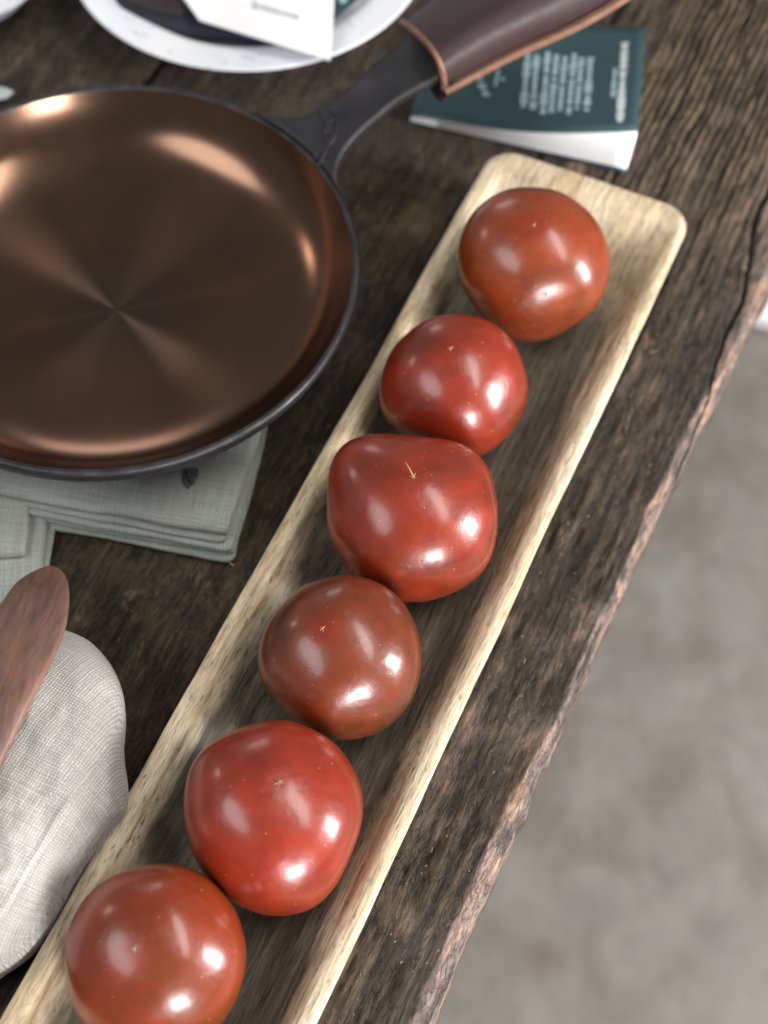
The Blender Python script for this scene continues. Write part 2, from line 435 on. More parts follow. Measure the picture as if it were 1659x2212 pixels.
for i in range(n + 1):
    for j in range(n + 1):
        x = -4 + 8 * i / n; y = -3.5 + 8 * j / n
        V.append((x, y, FZ + 0.002 * math.sin(x * 3.1) * math.cos(y * 2.3)))
tag(mesh('floor', V, gridF(n + 1, n + 1, flip=True), t.m), kind='structure')

# ------------------------------------------------------------------ the table
TH = R(67.0)
dS = Vector((math.cos(TH), math.sin(TH), 0)); dT = Vector((math.sin(TH), -math.cos(TH), 0))


def st(px, py, z=0.0):
    """coordinates along (s) and across (t) the grain of the point seen at (px, py) at height z"""
    p = at(px, py, z); return p.dot(dS), p.dot(dT)


table = empty('table', (0, 0, 0), TH)
tag(table, 'dark weathered plank table with a chipped live edge under everything', 'table')

EIN = [(790, 2420), (879, 2212), (955, 2042), (1013, 1901), (1070, 1792), (1092, 1752), (1120, 1700), (1150, 1645), (1173, 1606), (1211, 1517), (1262, 1408), (1301, 1312),
       (1364, 1178), (1392, 1120), (1431, 1029), (1464, 947), (1510, 880), (1560, 790), (1597, 705), (1640, 610), (1690, 500), (1760, 330), (1900, 0)]
EOUT = [(855, 2400), (933, 2212), (1019, 2003), (1067, 1888), (1109, 1805), (1122, 1757), (1141, 1741), (1167, 1658), (1205, 1594), (1227, 1542), (1250, 1485), (1288, 1402), (1320, 1331), (1352, 1261),
        (1402, 1154), (1421, 1101), (1479, 995), (1518, 905), (1562, 836), (1590, 775), (1613, 715), (1658, 622), (1730, 500), (1900, 150)]
CRK = [(1438, 1110), (1475, 991), (1510, 905), (1534, 846), (1548, 787), (1569, 725), (1600, 646), (1617, 577), (1627, 494), (1658, 411), (1720, 250), (1800, 60)]
ein = np.array([st(x, y, 0.0) for x, y in EIN]); eout = np.array([st(x, y, -0.007) for x, y in EOUT]); crk = np.array([st(x, y, 0.0) for x, y in CRK])
ein = ein[np.argsort(ein[:, 0])]; eout = eout[np.argsort(eout[:, 0])]; crk = crk[np.argsort(crk[:, 0])]


def plank_height(s, t, kind):
    """relief of the board surface and the ridge value"""
    warp = (fbm(s * 6, t * 10, 3, 3) - 0.5) * 0.008
    tt = t + warp
    rid = fbm(s * 12, tt * 260, 3, 11) * 0.6 + fbm(s * 30, tt * 520, 2, 23) * 0.4
    big = fbm(s * 7, t * 30, 4, 31)
    pit = fbm(s * 60, t * 160, 3, 41)
    far = sstep(0.58, 0.80, s) * sstep(-0.20, -0.12, t)
    amp = (0.0011 + 0.0010 * far) if kind == 'rough' else 0.00045
    # short wavy ridges across the far, bleached end
    wav = 0.5 + 0.5 * np.sin((tt * 2 * math.pi / 0.0050) + 4.5 * fbm(s * 30, t * 60, 3, 51)); wav = wav * (0.30 + 1.1 * fbm(s * 110, t * 190, 3, 57))
    rid2 = rid * (1 - 0.55 * far) + wav * 0.55 * far
    z = -amp * (1 - sstep(0.2, 0.75, rid2)) * (0.5 + big) - (0.0014 if kind == 'rough' else 0.0004) * sstep(0.60, 0.80, pit)
    z = z - 0.0025 * sstep(0.55, 0.85, big) * (1 if kind == 'rough' else 0.25)
    return z, rid2, far


def make_plank(t0, t1, kind, name='plank', ds=0.0032, dt=0.0012, s0=-0.05, s1=1.25, z0=0.0):
    ns = int((s1 - s0) / ds) + 1
    sv = np.linspace(s0, s1, ns)
    if kind == 'rough':
        nt = int((0.16) / dt) + 14
        # across: even up to the inner edge, then the bevel
        uin = np.interp(sv, ein[:, 0], ein[:, 1]) + (fbm(sv * 60, sv * 0, 4, 77) - 0.5) * 0.003
        uout = np.interp(sv, eout[:, 0], eout[:, 1]) + (fbm(sv * 70, sv * 0 + 5, 5, 78) - 0.5) * 0.003
        uout = np.maximum(uout, uin + 0.003)
        uc = np.interp(sv, crk[:, 0], crk[:, 1], left=9, right=crk[-1, 1])
        q = np.linspace(0, 1, nt)
        S_, Q_ = np.meshgrid(sv, q, indexing='ij')
        UI = uin[:, None]; UO = uout[:, None]
        qs = 0.86
        T_ = np.where(Q_ < qs, t0 + (UI - t0) * (Q_ / qs), UI + (UO - UI) * ((Q_ - qs) / (1 - qs)))
        z, rid, far = plank_height(S_, T_, kind)
        e = np.clip((Q_ - qs) / (1 - qs), 0, 1)
        chip = fbm(S_ * 35, T_ * 60, 3, 91) - 0.5
        z = z + z0 - 0.0075 * e ** 1.25 + chip * 0.004 * np.sin(e * math.pi)
        cw = np.interp(S_, [0.40, 0.50, 0.56, 0.60, 0.66, 0.75, 1.0], [0.0001, 0.0003, 0.0004, 0.0009, 0.0014, 0.0017, 0.002])
        wobc = (fbm(S_ * 40, S_ * 0, 3, 101) - 0.5) * 0.004
        dcr = np.abs(T_ - (uc[:, None] + wobc))
        cr = (1 - sstep(0.6, 1.25, dcr / cw))
        z = z - 0.007 * cr
        # strip beyond the crack sits lower
        beyond = sstep(0, 0.0015, T_ - (uc[:, None] + wobc)) * sstep(0.52, 0.62, S_)
        z = z - 0.004 * beyond
        edge = sstep(0.03, 0.30, e + chip * 0.5) * (1 - cr)
        edge = np.maximum(edge, 0.8 * beyond * (1 - cr))
        edge = np.maximum(edge, 0.55 * far * sstep(-0.017, -0.006, T_ - uc[:, None]) * (1 - cr))
        worn = np.full_like(S_, 0.25)
    else:
        nt = int((t1 - t0) / 0.0022) + 1
        S_, T_ = np.meshgrid(sv, np.linspace(t0, t1, nt), indexing='ij')
        z, rid, far = plank_height(S_, T_, kind)
        far = far * 0 + 0.12
        dd = np.minimum(T_ - t0, t1 - T_)
        z = z + z0 - 0.0022 * (1 - sstep(0, 0.004, dd)) ** 2
        edge = S_ * 0; cr = S_ * 0; worn = np.full_like(S_, 1.0)
    tan = np.clip(far * 1.0 + (0.22 if kind == 'rough' else 0.08), 0, 1)
    n, m = S_.shape
    V = np.stack([S_, -T_, z], -1).reshape(-1, 3)
    F = gridF(n, m, flip=False)
    # skirt down to the underside and closing faces
    rimi = [i * m for i in range(n)] + [(n - 1) * m + j for j in range(1, m)] + [i * m + m - 1 for i in range(n - 2, -1, -1)] + [j for j in range(m - 2, 0, -1)]
    base = len(V)
    low = V[rimi].copy(); low[:, 2] = -0.038
    V = np.vstack([V, low]); k = len(rimi)
    for i in range(k):
        a, b = rimi[i], rimi[(i + 1) % k]
        F.append((a, b, base + (i + 1) % k, base + i))
    F.append(tuple(base + i for i in range(k))[::-1])
    pad = np.zeros(k)
    A = dict(ridge=np.r_[rid.ravel(), pad], tan=np.r_[tan.ravel(), pad], edge=np.r_[edge.ravel(), pad + (0.7 if kind == 'rough' else 0)],
             crack=np.r_[cr.ravel(), pad], worn=np.r_[worn.ravel(), pad + 0.5])
    o = mesh(name, V, F, M_table, table, attrs=A)
    me = o.data; bm = bmesh.new(); bm.from_mesh(me); bmesh.ops.recalc_face_normals(bm, faces=bm.faces[:]); bm.to_mesh(me); bm.free()
    return o


p = make_plank(-0.190, None, 'rough'); p['label'] = 'rough outer plank with a rubbed, splitting live edge'
make_plank(-0.443, -0.1915, 'worn', ds=0.005, z0=-0.0005)
make_plank(-0.760, -0.4450, 'worn', ds=0.008, z0=-0.0010)

# small crumbs, straw bits and splinters lying on the outer plank: nobody could count them
V = []; F = []
rs = random.Random(4)
for i in range(110):
    s = rs.uniform(0.1, 0.75); tt = rs.uniform(-0.083, -0.052) if rs.random() < 0.8 else rs.uniform(-0.30, -0.215)
    q = dS * s + dT * tt; q.z = 0.0004
    a = rs.gauss(TH, 0.5); L = rs.uniform(0.0003, 0.0009) * (3.5 if rs.random() < 0.13 else 1); w = rs.uniform(0.00015, 0.0004)
    u = Vector((math.cos(a), math.sin(a), rs.uniform(-0.1, 0.1))) * L; v = Vector((-math.sin(a), math.cos(a), 0)) * w
    k = len(V)
    V += [q - u - v * 0.4, q - v, q + u - v * 0.3, q + u + v * 0.3, q + v, q - u + v * 0.4, q + Vector((0, 0, w * 1.4))]
    F += [(k + j, k + (j + 1) % 6, k + 6) for j in range(6)] + [tuple(k + j for j in range(6))[::-1]]
tag(mesh('wood_crumbs', V, F, simple('straw_crumb', (0.25, 0.185, 0.115), 0.8), smooth=False),
    'tiny straw coloured crumbs and splinters scattered on the dark table', 'crumbs', kind='stuff')

# ------------------------------------------------------------------ tray
TL, TRt, SEND, SBEG = -0.2105, -0.0852, 0.6530, -0.02
tray = empty('serving_tray', dS * 0.3 + dT * ((TL + TRt) / 2), TH)
tag(tray, 'long carved wooden trough with pale rim and hollow darkened by staining and painted shade, holding the tomatoes', 'tray')
LX, LY = (SEND - SBEG) / 2, (TRt - TL) / 2
cxs = (SEND + SBEG) / 2 - 0.3


def rrect(lx, ly, r, npc=10, ns=110, ne=26):
    """rounded rectangle outline with fixed vertex count"""
    P = []
    for (sx, sy, a0) in ((1, 1, 0), (-1, 1, 90), (-1, -1, 180), (1, -1, 270)):
        for k in range(npc + 1):
            a = R(a0 + 90 * k / npc)
            P.append((sx * (lx - r) + r * math.cos(a), sy * (ly - r) + r * math.sin(a)))
        nxt = {0: (-(lx - r), ly), 90: (-lx, -(ly - r)), 180: (lx - r, -ly), 270: (lx, ly - r)}[a0]
        c0 = P[-1]; nn = ns if a0 in (0, 180) else ne
        for k in range(1, nn): P.append((c0[0] + (nxt[0] - c0[0]) * k / nn, c0[1] + (nxt[1] - c0[1]) * k / nn))
    return np.array(P)


# profile: (inset at sides, inset at ends, z, corner radius, staining with painted shade)
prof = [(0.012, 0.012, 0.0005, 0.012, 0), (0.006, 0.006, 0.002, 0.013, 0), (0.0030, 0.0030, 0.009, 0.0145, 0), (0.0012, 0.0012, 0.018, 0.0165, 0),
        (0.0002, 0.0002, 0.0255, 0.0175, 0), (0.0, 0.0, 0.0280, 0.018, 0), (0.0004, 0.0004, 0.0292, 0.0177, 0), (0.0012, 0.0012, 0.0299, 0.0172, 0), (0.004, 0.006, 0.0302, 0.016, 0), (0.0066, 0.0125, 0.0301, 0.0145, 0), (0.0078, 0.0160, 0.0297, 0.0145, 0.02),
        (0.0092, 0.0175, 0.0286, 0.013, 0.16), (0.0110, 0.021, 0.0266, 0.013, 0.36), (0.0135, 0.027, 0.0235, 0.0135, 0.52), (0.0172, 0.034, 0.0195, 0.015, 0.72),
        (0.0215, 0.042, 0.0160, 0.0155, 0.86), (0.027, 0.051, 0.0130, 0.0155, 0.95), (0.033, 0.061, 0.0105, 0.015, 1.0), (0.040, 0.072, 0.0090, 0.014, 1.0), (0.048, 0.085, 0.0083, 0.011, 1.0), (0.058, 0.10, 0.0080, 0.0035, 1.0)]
V = []; ST = []
for (a, b, z, r, stn_shade) in prof:
    Pq = rrect(LX - b, LY - a, r)
    n = len(Pq)
    x = Pq[:, 0]; y = Pq[:, 1]
    wob = (fbm(x * 9, y * 0 + np.sign(y), 3, 5) - 0.5) * 0.0030 * (1 if a < 0.03 else 0.3)
    y = y + wob
    zz = z + (fbm(x * 14, y * 40, 3, 8) - 0.5) * 0.0012 * (1 if 0.02 < z or a > 0.02 else 0)
    V.append(np.stack([x + cxs, y, zz], 1))
    # the far end stays unstained, tan towards the hollow; left flank is lighter than the right one
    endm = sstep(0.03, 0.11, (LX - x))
    side = np.where(y > 0, 0.92, 0.90 if stn_shade < 0.8 else 1.0)
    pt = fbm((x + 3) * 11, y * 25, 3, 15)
    ST.append(stn_shade * (0.25 + 0.75 * endm) * np.where(stn_shade < 0.9, side, 1.0) * (0.78 + 0.5 * pt))
n = len(V[0]); K = len(V)
VV = np.vstack(V); F = []
for k in range(K - 1):
    for i in range(n):
        F.append((k * n + i, k * n + (i + 1) % n, (k + 1) * n + (i + 1) % n, (k + 1) * n + i))
F.append(tuple((K - 1) * n + i for i in range(n))); F.append(tuple(range(n))[::-1])
mesh('trough', VV, F, M_tray, tray, attrs={'stain_shade': np.concatenate(ST)})

# ------------------------------------------------------------------ tomatoes
TOM = [
    dict(c=(1152, 573), pole=(1152, 493), z=0.050, b=0.92, red=(0.420, 0.067, 0.012), sh=(0.18, 0.036, 0.010), gp=0.75,
         out=[(1100, 410), (1160, 406), (1220, 422), (1265, 455), (1301, 503), (1316, 548), (1313, 599), (1301, 641), (1265, 686), (1220, 716), (1175, 737), (1150, 740), (1105, 730), (1060, 700), (1010, 642), (989, 580), (990, 535), (1003, 488), (1030, 450), (1060, 425)],
         label='orange red tomato at the far end of the tray, small nick in its highlight'),
    dict(c=(979, 832), pole=(973, 758), z=0.046, b=0.88, red=(0.420, 0.039, 0.011), sh=(0.16, 0.026, 0.008), gp=0.7,
         out=[(819, 837), (836, 770), (888, 712), (925, 688), (970, 679), (1042, 688), (1095, 722), (1124, 770), (1140, 827), (1136, 885), (1104, 933), (1042, 985), (990, 982), (940, 965), (880, 945), (845, 926), (826, 890)],
         label='second tomato from the far end, red with a corner pointing towards the tray floor'),
    dict(c=(891, 1118), pole=(893, 1034), z=0.048, b=0.88, red=(0.430, 0.042, 0.011), sh=(0.15, 0.026, 0.008), gp=0.6,
         out=[(718, 990), (745, 955), (785, 940), (850, 937), (930, 943), (1000, 960), (1045, 995), (1070, 1050), (1076, 1110), (1068, 1180), (1040, 1240), (990, 1275), (930, 1297), (880, 1300), (820, 1285), (760, 1240), (720, 1190), (706, 1120), (708, 1050)],
         label='squarish flat topped red tomato with a thin dry hair standing from its star scar'),
    dict(c=(733, 1418), pole=(697, 1361), z=0.045, b=0.92, red=(0.280, 0.046, 0.011), sh=(0.095, 0.032, 0.009), gp=0.95,
         out=[(563, 1385), (598, 1314), (661, 1260), (735, 1241), (800, 1250), (850, 1280), (885, 1320), (905, 1370), (911, 1420), (905, 1470), (885, 1520), (850, 1562), (800, 1590), (740, 1598), (690, 1588), (640, 1562), (600, 1525), (570, 1480), (556, 1430)],
         label='darkest tomato, brownish and round, between the squarish and the largest one'),
    dict(c=(591, 1762), pole=(602, 1694), z=0.046, b=0.88, red=(0.460, 0.039, 0.011), sh=(0.19, 0.028, 0.008), gp=0.45,
         out=[(407, 1667), (431, 1623), (490, 1584), (588, 1554), (661, 1569), (725, 1608), (769, 1667), (784, 1731), (779, 1790), (755, 1853), (725, 1912), (686, 1951), (632, 1971), (590, 1970), (539, 1961), (490, 1932), (441, 1883), (407, 1814), (397, 1731)],
         label='largest and brightest red tomato, with a long double highlight down its right flank'),
    dict(c=(336, 2062), pole=(292, 2051), z=0.043, b=0.90, red=(0.380, 0.049, 0.010), sh=(0.17, 0.050, 0.008), gp=0.8,
         out=[(142, 2059), (152, 2000), (186, 1936), (245, 1892), (338, 1867), (416, 1883), (470, 1922), (510, 1976), (529, 2034), (529, 2098), (514, 2152), (475, 2212), (420, 2248), (340, 2262), (250, 2250), (191, 2212), (162, 2152), (146, 2105)],
         label='nearest tomato, brownish on its right flank, cut by the lower edge of the photo'),
]


def make_tomato(spec, idx):
    C = at(*spec['c'], spec['z'])
    view = (C - Vector((0, 0, CAM_H))); depth = view.dot(cf); view.normalize()
    k = depth / FOC
    # frame facing the viewer, to shape the outline as the fruit is seen
    zb = -view; xb = cx_ - zb * cx_.dot(zb); xb.normalize(); yb = zb.cross(xb)
    out = catmull([(x, y, 0) for x, y in spec['out']], 6, True)
    ang = []; rad = []
    for p in out:
        dx = (p.x - spec['c'][0]) * k; dy = -(p.y - spec['c'][1]) * k
        ang.append(math.atan2(dy, dx)); rad.append(math.hypot(dx, dy))
    o = np.argsort(ang); ang = np.array(ang)[o]; rad = np.array(rad)[o]
    ag = np.linspace(-math.pi, math.pi, 129)[:-1]                 # soften the outline to its low harmonics
    rg = np.interp(ag, np.r_[ang - 2 * math.pi, ang, ang + 2 * math.pi], np.r_[rad, rad, rad])
    fq = np.fft.rfft(rg); fq[9:] = 0; fq[6:9] *= 0.6; rad = np.fft.irfft(fq, 128); ang = ag; o = ag
    ang = np.r_[ang - 2 * math.pi, ang, ang + 2 * math.pi]; rad = np.r_[rad, rad, rad]
    r0 = float(np.mean(rad[len(o):2 * len(o)])) * 0.985
    # axis through the blossom end
    ox = (spec['pole'][0] - spec['c'][0]) * k / (r0 * spec['b']); oy = -(spec['pole'][1] - spec['c'][1]) * k / (r0 * spec['b'])
    ax = (xb * ox + yb * oy + zb * math.sqrt(max(0.1, 1 - ox * ox - oy * oy))).normalized()
    u = ax.orthogonal().normalized(); v = ax.cross(u)
    NU, NV = 96, 60; V = []; pole = []; side = []
    rs = random.Random(100 + idx); ph = [rs.uniform(0, 6.28) for _ in range(6)]
    lumps = [(0.022 / f_, Vector([rs.gauss(0, 1) for _ in range(3)]).normalized() * f_, rs.uniform(0, 6.28)) for f_ in (3.2, 4.1, 5.2, 6.4, 7.5)]
    for j in range(NV + 1):
        th = math.pi * j / NV
        for i in range(NU):
            ph_ = 2 * math.pi * i / NU
            st_, ct_ = math.sin(th), math.cos(th)
            # superellipse body, flattened, with soft lobes and a dimple at both ends
            lob = 1 + (0.018 * math.cos(5 * ph_ + ph[0]) + 0.014 * math.cos(3 * ph_ + ph[1]) + 0.008 * math.cos(7 * ph_ + ph[2])) * st_ ** 2
            h = spec['b'] * ct_ * (1 - 0.006 * math.exp(-(st_ / 0.09) ** 2) if ct_ > 0 else 1 - 0.12 * math.exp(-(st_ / 0.28) ** 2))
            rr = st_ * (1 + 0.06 * ct_ * ct_)
            d = (u * math.cos(ph_) + v * math.sin(ph_)) * rr * lob + ax * h
            d *= 1 + sum(a_ * math.cos(d.dot(k_) + p_) for a_, k_, p_ in lumps)
            # outline correction in the viewer-facing frame
            lx, ly, lz = d.dot(xb), d.dot(yb), d.dot(zb)
            q = math.hypot(lx, ly); L = d.length
            a = math.atan2(ly, lx)
            f = np.interp(a, ang, rad) / r0 / SIL[idx](a) if SIL.get(idx) else 1.0
            w = min(1.0, q / L) ** 3
            s = 1 + (f - 1) * w
            V.append((xb * lx * s + yb * ly * s + zb * lz) * r0)
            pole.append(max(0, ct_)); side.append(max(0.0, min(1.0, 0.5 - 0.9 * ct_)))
    return C, V, pole, side, ax, r0, (xb, yb, zb), NU, NV, ang, rad


SIL = {}


def build_tomato(spec, idx):
    # first pass measures the plain silhouette, second pass corrects it to the fruit's own outline
    SIL[idx] = None
    C, V, *_r = make_tomato(spec, idx)
    xb, yb, zb = _r[4]; r0 = _r[3]
    A = np.array([(v.dot(xb), v.dot(yb)) for v in V]) / r0
    aa = np.linspace(-math.pi, math.pi, 73)
    hx = np.array([np.hypot(0, 0) + (A @ np.array([math.cos(a), math.sin(a)])).max() for a in aa])
    # radius along direction a from max over points near that direction
    an = np.arctan2(A[:, 1], A[:, 0]); rn = np.hypot(A[:, 0], A[:, 1]); rr = []
    for a in aa:
        d = np.abs((an - a + math.pi) % (2 * math.pi) - math.pi)
        rr.append(rn[d < 0.09].max())
    rr = np.array(rr)
    SIL[idx] = lambda a: float(np.interp(a, aa, rr))
    C, V, pole, side, ax, r0, fr, NU, NV, ang, rad = make_tomato(spec, idx)
    root = empty('tomato', C)
    tag(root, spec['label'], 'tomato', 'tomatoes lined up in the wooden tray')
    F = []
    for j in range(NV):
        for i in range(NU):
            a, b = j * NU + i, j * NU + (i + 1) % NU
            F.append((a, b, b + NU, a + NU))
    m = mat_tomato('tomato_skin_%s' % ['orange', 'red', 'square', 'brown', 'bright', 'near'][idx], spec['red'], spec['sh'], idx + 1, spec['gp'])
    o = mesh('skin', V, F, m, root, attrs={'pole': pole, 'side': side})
    bm = bmesh.new(); bm.from_mesh(o.data); bmesh.ops.remove_doubles(bm, verts=bm.verts[:], dist=1e-6)
    bmesh.ops.recalc_face_normals(bm, faces=bm.faces[:]); bm.to_mesh(o.data); bm.free()
    # blossom scar: a small dry star
    tip = Vector(V[0]); u = ax.orthogonal().normalized(); v = ax.cross(u)
    V2 = []; F2 = []; rs = random.Random(idx)
    na = [3, 5, 6, 4, 7, 3][idx]; sz = [0.0019, 0.0017, 0.0021, 0.0021, 0.0027, 0.0014][idx]
    for k in range(na):
        a = 2 * math.pi * k / na + rs.uniform(-0.3, 0.3); L = sz * rs.uniform(0.7, 1.25)
        e = u * math.cos(a) + v * math.sin(a); s_ = ax.cross(e)
        b0 = tip + ax * 0.00035
        V2 += [b0 - s_ * 0.00032, b0 + s_ * 0.00032, b0 + e * L + ax * 0.0004, b0 + e * L * 0.4 + ax * 0.0007]
        q = len(V2) - 4; F2 += [(q, q + 2, q + 3), (q + 1, q + 3, q + 2), (q, q + 3, q + 1), (q, q + 1, q + 2)]
    tv, tf = tube([tip, tip + ax * 0.0012], [0.00055, 0.0003], 6)
    q = len(V2); V2 += tv; F2 += [tuple(q + i for i in f) for f in tf]
    mesh('blossom_scar', V2, F2, M_scar, root, smooth=False)
    if idx == 2:
        pth = [tip + ax * 0.0005 + (xx * -0.0042 + yy * 0.0064) * s + ax * 0.004 * s * (1.4 - s) for xx, yy in [(fr[0], fr[1])] for s in (0, 0.25, 0.5, 0.75, 1)]
        tv, tf = tube(pth, [0.00035, 0.0003, 0.00025, 0.0002, 0.00012], 6)
        mesh('dry_style', tv, tf, M_scar, root)
    if idx == 0:
        # a healed nick low on the front
        n_ = (fr[0] * 0.13 + fr[1] * -0.40 + fr[2] * 0.90).normalized()
        best = max(V, key=lambda w: w.normalized().dot(n_))
        u = n_.orthogonal().normalized(); v = n_.cross(u); V3 = []; F3 = []
        for ring, (rd, hh) in enumerate(((0.0021, 0.0000), (0.0016, 0.0002), (0.0008, -0.0002))):
            for k in range(10):
                a = 2 * math.pi * k / 10; w = rd * (1 + 0.25 * math.sin(3 * a + ring))
                V3.append(best + u * math.cos(a) * w + v * math.sin(a) * w * 0.8 + n_ * (hh - rd * rd / (2 * 0.04)))
        for r_ in range(2):
            for k in range(10): F3.append((r_ * 10 + k, r_ * 10 + (k + 1) % 10, (r_ + 1) * 10 + (k + 1) % 10, (r_ + 1) * 10 + k))
        F3.append(tuple(20 + k for k in range(10)))
        mesh('nick', V3, F3, simple('healed_nick', (0.40, 0.06, 0.045), 0.6, bumpscale=1500, bumpstr=0.8), root)
    return root


M_scar = simple('dry_scar', (0.36, 0.28, 0.14), 0.8, var=0.4, vscale=900)
for i, sp_ in enumerate(TOM): build_tomato(sp_, i)

# ------------------------------------------------------------------ frying pan
PC = Vector((-0.1523, 0.5523, 0)); PR = 0.136; PZ = 0.0225; RZ = 0.067
pan = empty('frying_pan', (PC.x, PC.y, PZ))
tag(pan, 'round frying pan with bronze coloured interior and dark forged handle, resting on folded linen', 'frying pan')


def lathe(name, pr, mat, parent, seg=160, close=False, wob=0):
    V = []; F = []
    for k, (r, z) in enumerate(pr):
        for i in range(seg):
            a = 2 * math.pi * i / seg
            V.append((r * math.cos(a), r * math.sin(a), z))
    for k in range(len(pr) - 1):
        for i in range(seg):
            F.append((k * seg + i, k * seg + (i + 1) % seg, (k + 1) * seg + (i + 1) % seg, (k + 1) * seg + i))
    o = mesh(name, V, F, mat, parent)
    bm = bmesh.new(); bm.from_mesh(o.data); bmesh.ops.remove_doubles(bm, verts=bm.verts[:], dist=1e-6)
    bmesh.ops.recalc_face_normals(bm, faces=bm.faces[:]); bm.to_mesh(o.data); bm.free()
    return o


def smoothprof(P, k=6):
    return [(p.x, p.y) for p in catmull([(a, b, 0) for a, b in P], k)]


z0 = RZ - PZ
inner = []
for k in range(40):                                           # one smooth bowl: flat middle easing into the rising wall
    r_ = (PR - 0.0044) * (1 - k / 40.0); u_ = max(0.0, (r_ - 0.046) / (PR - 0.0044 - 0.046))
    inner.append((r_, z0 - 0.0010 - 0.0390 * (1 - 0.42 * u_ ** 2.0 - 0.58 * u_ ** 6.5)))
inner.append((0.0, z0 - 0.0400))
outer = smoothprof([(PR - 0.0010, z0 - 0.0010), (PR - 0.0006, z0 - 0.004), (PR - 0.003, z0 - 0.010), (PR - 0.009, z0 - 0.019), (PR - 0.018, z0 - 0.029), (PR - 0.031, z0 - 0.0385), (PR - 0.046, z0 - 0.0436), (0.078, 0.0003)], 6) + [(0.0, 0.0003)]
rim = [(PR - 0.0044, z0 - 0.0012), (PR - 0.0042, z0 - 0.0003), (PR - 0.0036, z0), (PR - 0.0020, z0 + 0.0001), (PR - 0.0012, z0 - 0.0003), (PR - 0.0008, z0 - 0.0012)]

t = NT('bronze_cooking_surface')
c = t.coord()
sep = t.n('ShaderNodeSeparateXYZ', i_Vector=t.n('ShaderNodeTexCoord').outputs['Object'])
rad_ = t.math('SQRT', t.math('ADD', t.math('POWER', sep.outputs[0], 2.0), t.math('POWER', sep.outputs[1], 2.0)))
ringv = t.n('ShaderNodeCombineXYZ'); t.put(ringv.inputs[0], t.math('MULTIPLY', rad_, 1.0)); t.put(ringv.inputs[1], t.math('MULTIPLY', t.math('ARCTAN2', sep.outputs[1], sep.outputs[0]), 0.004))
turn = t.noise(ringv, 2600, 3, 0.6)
cl = t.noise(c, 24, 4, 0.55, 0.6)
bc = t.mix(cl, (0.140, 0.083, 0.056), (0.200, 0.114, 0.076))
bc = t.mix(t.ramp(rad_, [(0.02, 0.55), (0.05, 0.0)]), bc, (0.11, 0.085, 0.075))
bc = t.mix(1.0, bc, t.ramp(turn, [(0.3, 0.90), (0.7, 1.08)]), 'MULTIPLY')
t.set(Base_Color=bc, Metallic=1.0, Roughness=t.math('MULTIPLY_ADD', cl, 0.10, 0.16), Anisotropic=t.ramp(rad_, [(0.078, 1.0), (0.100, 0.0)]))
tg = t.n('ShaderNodeTangent', direction_type='RADIAL', axis='Z')
t.set(Tangent=tg.outputs[0], Normal=t.bump(t.noise(c, 700, 3, 0.6), 0.06, 0.0002))
an = t.n('ShaderNodeBsdfAnisotropic', i_Color=t.mix(1.0, bc, (0.95, 0.92, 0.90), 'MULTIPLY'), i_Roughness=0.30, i_Anisotropy=0.70)
t.L.new(tg.outputs[0], an.inputs['Tangent'])
t.b.inputs['Anisotropic'].default_value = 0.0
for l_ in list(t.b.inputs['Anisotropic'].links): t.L.remove(l_)
mxs = t.n('ShaderNodeMixShader'); t.put(mxs.inputs[0], t.ramp(rad_, [(0.050, 0.42), (0.105, 0.0)]))
t.L.new(t.b.outputs[0], mxs.inputs[1]); t.L.new(an.outputs[0], mxs.inputs[2]); t.L.new(mxs.outputs[0], t.out.inputs[0])
M_copper = t.m
t = NT('dark_forged_steel')
c = t.coord(); a = t.noise(c, 900, 5, 0.7); b = t.noise(c, 60, 4, 0.6)
t.set(Base_Color=t.mix(b, (0.030, 0.029, 0.031), (0.052, 0.050, 0.053)), Metallic=0.65, Roughness=t.ramp(b, [(0.3, 0.40), (0.7, 0.55)]), Specular_IOR_Level=0.5)
t.set(Normal=t.bump(t.math('ADD', a, t.math('MULTIPLY', b, 0.8)), 0.35, 0.0005))
M_steel = t.m
t = NT('worn_rim_steel')
c = t.coord(); a = t.noise(c, 700, 5, 0.7); b = t.noise(c, 90, 4, 0.6)
t.set(Base_Color=t.mix(t.ramp(b, [(0.35, 0.0), (0.7, 1.0)]), (0.036, 0.035, 0.037), (0.085, 0.080, 0.080)), Metallic=0.8, Roughness=0.42)
t.set(Normal=t.bump(a, 0.5, 0.0005))
M_rim = t.m
lathe('cooking_surface', inner, M_copper, pan)
lathe('pan_wall', outer, M_steel, pan)
lathe('rim', rim, M_rim, pan)

# handle: flared root on the rim, narrowing bar that climbs away
UP = [(478, 214), (505, 228), (531, 240), (570, 248), (611, 252), (651, 250), (681, 237), (741, 199), (781, 162), (835, 112), (887, 66), (960, 2), (1060, -84), (1200, -200)]
LO = [(752, 492), (741, 462), (730, 415), (727, 373), (741, 329), (771, 289), (811, 253), (863, 211), (962, 155), (1050, 100), (1160, 30), (1300, -70)]


def hz(i, n): u = i / (n - 1); return RZ - 0.0015 + 0.058 * u ** 1.35


n = 60
up = resample([(x, y, 0) for x, y in [tuple(p)[:2] for p in catmull([(a, b, 0) for a, b in UP], 8)]], n)
lo = resample([(x, y, 0) for x, y in [tuple(p)[:2] for p in catmull([(a, b, 0) for a, b in LO], 8)]], n)
m = 14; V = []; F = []
off = Vector((PC.x, PC.y, PZ))
HB = 0.007


def handle_pt(i, w, dz=0.0):
    z = hz(i, n)
    P = at(*(up[i][:2]), z) * (1 - w) + at(*(lo[i][:2]), z) * w
    P.z += dz
    return P


